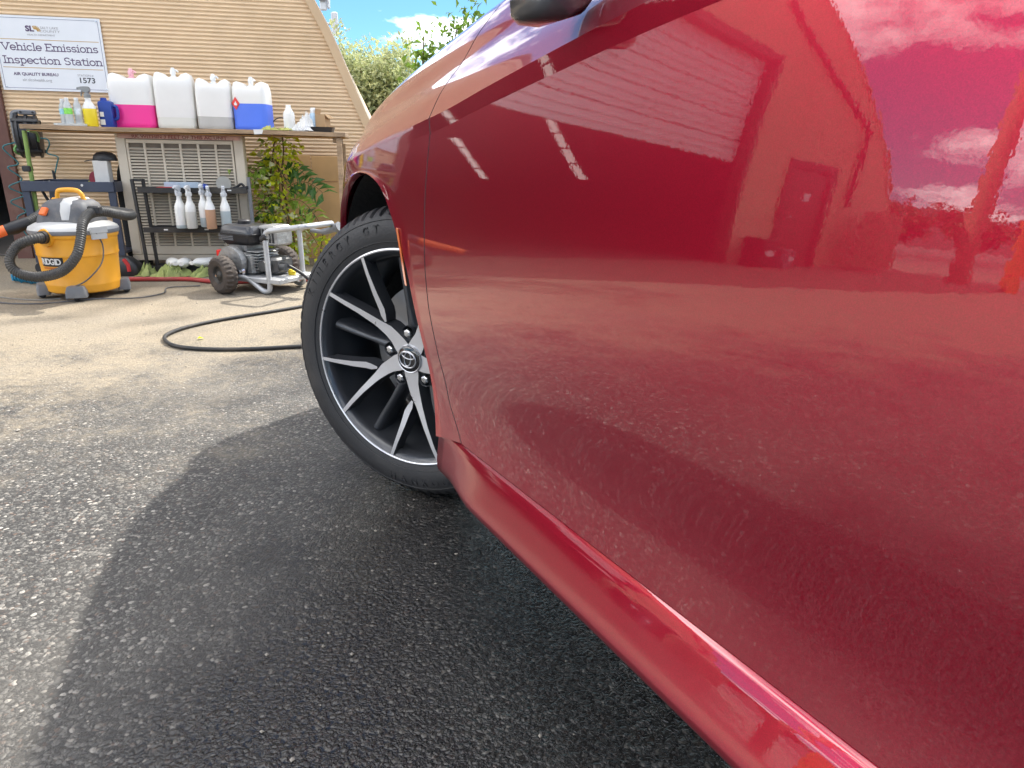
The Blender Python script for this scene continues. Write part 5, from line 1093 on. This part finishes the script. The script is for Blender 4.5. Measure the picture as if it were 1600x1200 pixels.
def frond(name, m, parent, base, tip, rise, n, ls):
    b, t_ = np.array(base), np.array(tip); spine = []; pn_ = []
    for k in range(n + 1):
        f = k / n; p = b + (t_ - b) * f + np.array([0, 0, rise * 4 * f * (1 - f)]); spine.append(p)
    for k in range(1, n + 1):
        d = spine[k] - spine[k - 1]; d /= np.linalg.norm(d); s_ = np.cross(d, [0, -.75, .65]); s_ /= np.linalg.norm(s_)
        for sg_ in (-1, 1): pn_.append((spine[k], s_ * sg_ + d * .35 + np.array([0, 0, -.2])))
    o = leaf_mesh(pn_, name, m, parent, ls * 1.15, .85, .40); mb = MB(); mb.tube(spine, .0022, 5); mb.build('midrib', M_stem, o, smooth=60); return o
for base, tip, rise, n, ls, m_ in (((.0, -.02, .50), (.27, -.12, .50), .07, 11, .078, LF_d), ((-.02, -.02, .62), (-.20, -.16, .60), .06, 9, .055, LF_g), ((-.03, -.02, .70), (-.14, -.05, .56), .05, 10, .06, LF_d), ((.01, -.02, .42), (.24, -.16, .30), .08, 10, .07, LF_g), ((0, -.02, .30), (.22, -.15, .14), .07, 9, .055, LF_g), ((-.01, -.02, .58), (.16, -.14, .62), .06, 9, .065, LF_d), ((0, -.02, .55), (-.30, -.22, .66), .02, 8, .05, LF_g), ((.02, 0, .2), (.20, -.1, .36), .05, 8, .05, LF_d), ((-.02, -.02, .45), (-.13, -.14, .34), .05, 9, .055, LF_d)):
    frond('frond', m_, sap, base, tip, rise, n, ls)
wd = thing('yard_weed', 'small bright yellow-green weed in front of the scrap boards', 'weed', W(.69, .45), PH)
mb = MB(); mb.tube(cr([(-.05, 0, 0), (-.03, 0, .12), (.0, -.02, .25)], 5), .004, 6); mb.tube(cr([(0, 0, 0), (.04, 0, .14), (.09, -.02, .23)], 5), .004, 6); mb.build('stems', M_stem, wd, smooth=60)
pts = []
for k in range(90):
    f = rng.random(); p = np.array([-.05 + .06 * f if k % 2 else .09 * f, -.01, .06 + .2 * f]) + rng.normal(size=3) * np.array([.03, .03, .022]); pts.append((p, rng.normal(size=3) + np.array([0, -.4, .1])))
leaf_mesh(pts, 'leaves', LF_y, wd, .032, aspect=.75)

def tree(name, label, loc, h, crown, rad, n, ls, m, nl=9, trunk_r=.16, seed=1, lean=(0, 0), group=None, gap=.35):
    q = np.random.default_rng(seed); t = thing(name, label, 'tree', loc, 0, group)
    mb = MB(); top = np.array([crown[0], crown[1], crown[2]]); tr_ = cr([(0, 0, 0), (lean[0] * .4, lean[1] * .4, h * .3), tuple(top * np.array([.7, .7, .85])), tuple(top + np.array([0, 0, rad[2] * .5]))], 5); mb.tube(tr_, list(np.linspace(trunk_r, trunk_r * .18, len(tr_))), 9)
    cl = []
    for k in range(nl):
        d = q.normal(size=3); d[2] = abs(d[2]) * .9 - .25; d /= np.linalg.norm(d); e = top + d * np.array(rad) * q.uniform(.6, .92); b = np.array(tr_[int(len(tr_) * q.uniform(.35, .75))])
        br = cr([tuple(b), tuple((b + e) / 2 + np.array([0, 0, -.06 * h])), tuple(e)], 5); mb.tube(br, list(np.linspace(trunk_r * .42, trunk_r * .05, len(br))), 6)
        for p in br[4:]: cl.append((p, min(rad) * .34))
        for j in range(3): cl.append((e + q.normal(size=3) * np.array(rad) * .25, min(rad) * .30))
    mb.build('trunk', M_stem, t, smooth=60)
    pts = []
    for k in range(n):
        c, r_ = cl[int(q.integers(len(cl)))]; o_ = q.normal(size=3); o_ = o_ / np.linalg.norm(o_) * r_ * q.uniform(.25, 1.15) ** .7
        pts.append((c + o_, o_ + q.normal(size=3) * r_ * .5))
    leaf_mesh(pts, 'crown', m, t, ls, q=q); return t
LF_sil = mat_thin('silver_green_leaf', (.42, .46, .24), .4, .5, .35, 3); LF_tree = mat_thin('fresh_green_leaf', (.15, .26, .04), .5, .4, .3, 4); LF_far = mat_thin('dull_green_leaf', (.09, .14, .05), .35, .5, .3, 2)
tree('olive_tree', 'rounded silvery green tree behind the tan building', (-3.75, 18.5, 0), 3.4, (0, 0, 2.2), (1.25, 1.2, 1.25), 15000, .13, LF_sil, 26, .16, 5)
tree('ash_tree', 'bright green tree behind the car reaching over the yard', (1.6, 9.6, 0), 6, (0, -1.0, 5.2), (2.6, 2.6, 1.5), 5200, .15, LF_tree, 14, .2, 8)
sprig = thing('ash_sapling', 'leafy green sapling top just visible over the red bonnet', 'sapling', (-1.18, 9.0, 0)); mb = MB(); mb.tube(cr([(0, 0, 0), (.05, 0, .8), (.02, 0, 1.5), (.05, 0, 2.1)], 5), list(np.linspace(.03, .008, 16)), 7); mb.tube(cr([(.02, 0, 1.3), (.3, 0, 1.7), (.45, 0, 2.2)], 5), .009, 6); mb.build('stem', M_stem, sprig)
pts = []
for k in range(420):
    c_ = np.array([[0.02, 0, 1.75], [.42, 0, 2.1], [.2, 0, 1.95], [.62, 0, 2.2], [.05, 0, 1.4]][k % 5]); pts.append((c_ + rng.normal(size=3) * .13, rng.normal(size=3)))
leaf_mesh(pts, 'leaves', LF_tree, sprig, .10)
for i, (x, y, h) in enumerate([(-38, 6.5, 3.2), (-46, 4.2, 4.4), (-36, 3.0, 2.6), (-42, .5, 3.4), (-48, 8.5, 4.0), (-40, -4, 3.6)]):
    tree('distant_tree', 'dull green tree across the lot past the utility pole', (x, y, 0), h, (0, 0, h * .62), (h * .42, h * .42, h * .36), 1500, .3, LF_far, 9, .12, 40 + i, group='trees across the lot')
hl = MB(); hl.grid([[((270 + 25 * math.sin(a * 5)) * math.cos(a), (270 + 25 * math.sin(a * 5)) * math.sin(a), z * (11 + 5 * math.sin(a * 7) + 3 * math.sin(a * 19 + 1))) for a in np.linspace(0, 2 * math.pi, 160)] for z in (-.1, .5, 1)]); o = hl.build('hills', mat('far_hillside', (.15, .14, .13), .95, var=.2, scale=.05), smooth=60); tag(o, 'low dry hills on the horizon', 'hills', kind='structure')

# ================================================================ ROOF ANTENNA
an = thing('phone_mast', 'pale mobile phone mast with panel aerials behind the roof edge', 'mast', (-7.05, 24, 0))
M_pale = mat('pale_mast_grey', (.62, .63, .65), .5, .2)
mb = MB(); mb.tube([(0, 0, 0), (0, 0, 9)], [.16, .12], 12); mb.build('pole', M_pale, an, smooth=60)
for dx_, z0, z1, w_ in ((1.30, 4.25, 4.92, .10), (.98, 4.95, 6.2, .11), (.62, 5.3, 6.8, .12), (1.14, 5.0, 6.0, .04)):
    mb = MB(); mb.box(-w_, w_, -.06, .06, z0, z1, .03); o = mb.build('panel_aerial', M_pale, an); o.location = (dx_, -.3, 0)
mb = MB(); mb.bar((-.5, -.2, 4.6), (1.3, -.2, 4.6), .04); mb.bar((-.5, -.2, 5.6), (1.1, -.2, 5.6), .04); mb.bar((0, 0, 4.6), (0, -.2, 4.6), .04); mb.bar((0, 0, 5.6), (0, -.2, 5.6), .04); mb.build('bracket', M_pale, an)
mb = MB(); mb.box(-.10, .10, -.42, -.37, 5.0, 5.4); o = mb.build('radio_unit', M_grey, an, smooth=0); o.location = (.98, 0, .2)
t = thing('fallen_leaf', 'small yellow leaf lying inside the black hose loop', 'leaf', (-1.34, 2.79, .002)); leaf_mesh([((0, 0, .003), (1, .4, .1))], 'blade', LF_y, t, .028, 1., .8)
pb = MB()
for k in range(420):
    x, y = rng.uniform(-2.6, .1), rng.uniform(.55, 3.6); r_ = rng.uniform(.0015, .0042) * (1.4 if rng.random() < .1 else 1)
    V_ = [(x + r_ * q[0] * rng.uniform(.7, 1.3), y + r_ * q[1] * rng.uniform(.7, 1.3), r_ * .5 + r_ * q[2] * rng.uniform(.5, .9)) for q in ((1, 0, 0), (-1, 0, 0), (0, 1, 0), (0, -1, 0), (0, 0, 1), (0, 0, -1))]
    pb.add(V_, [(0, 2, 4), (2, 1, 4), (1, 3, 4), (3, 0, 4), (2, 0, 5), (1, 2, 5), (3, 1, 5), (0, 3, 5)])
o = pb.build('loose_grit', mat('loose_stone', (.30, .27, .23), .8, var=.45, scale=9), smooth=0); tag(o, 'loose stone grit scattered over the asphalt', 'grit', kind='stuff')
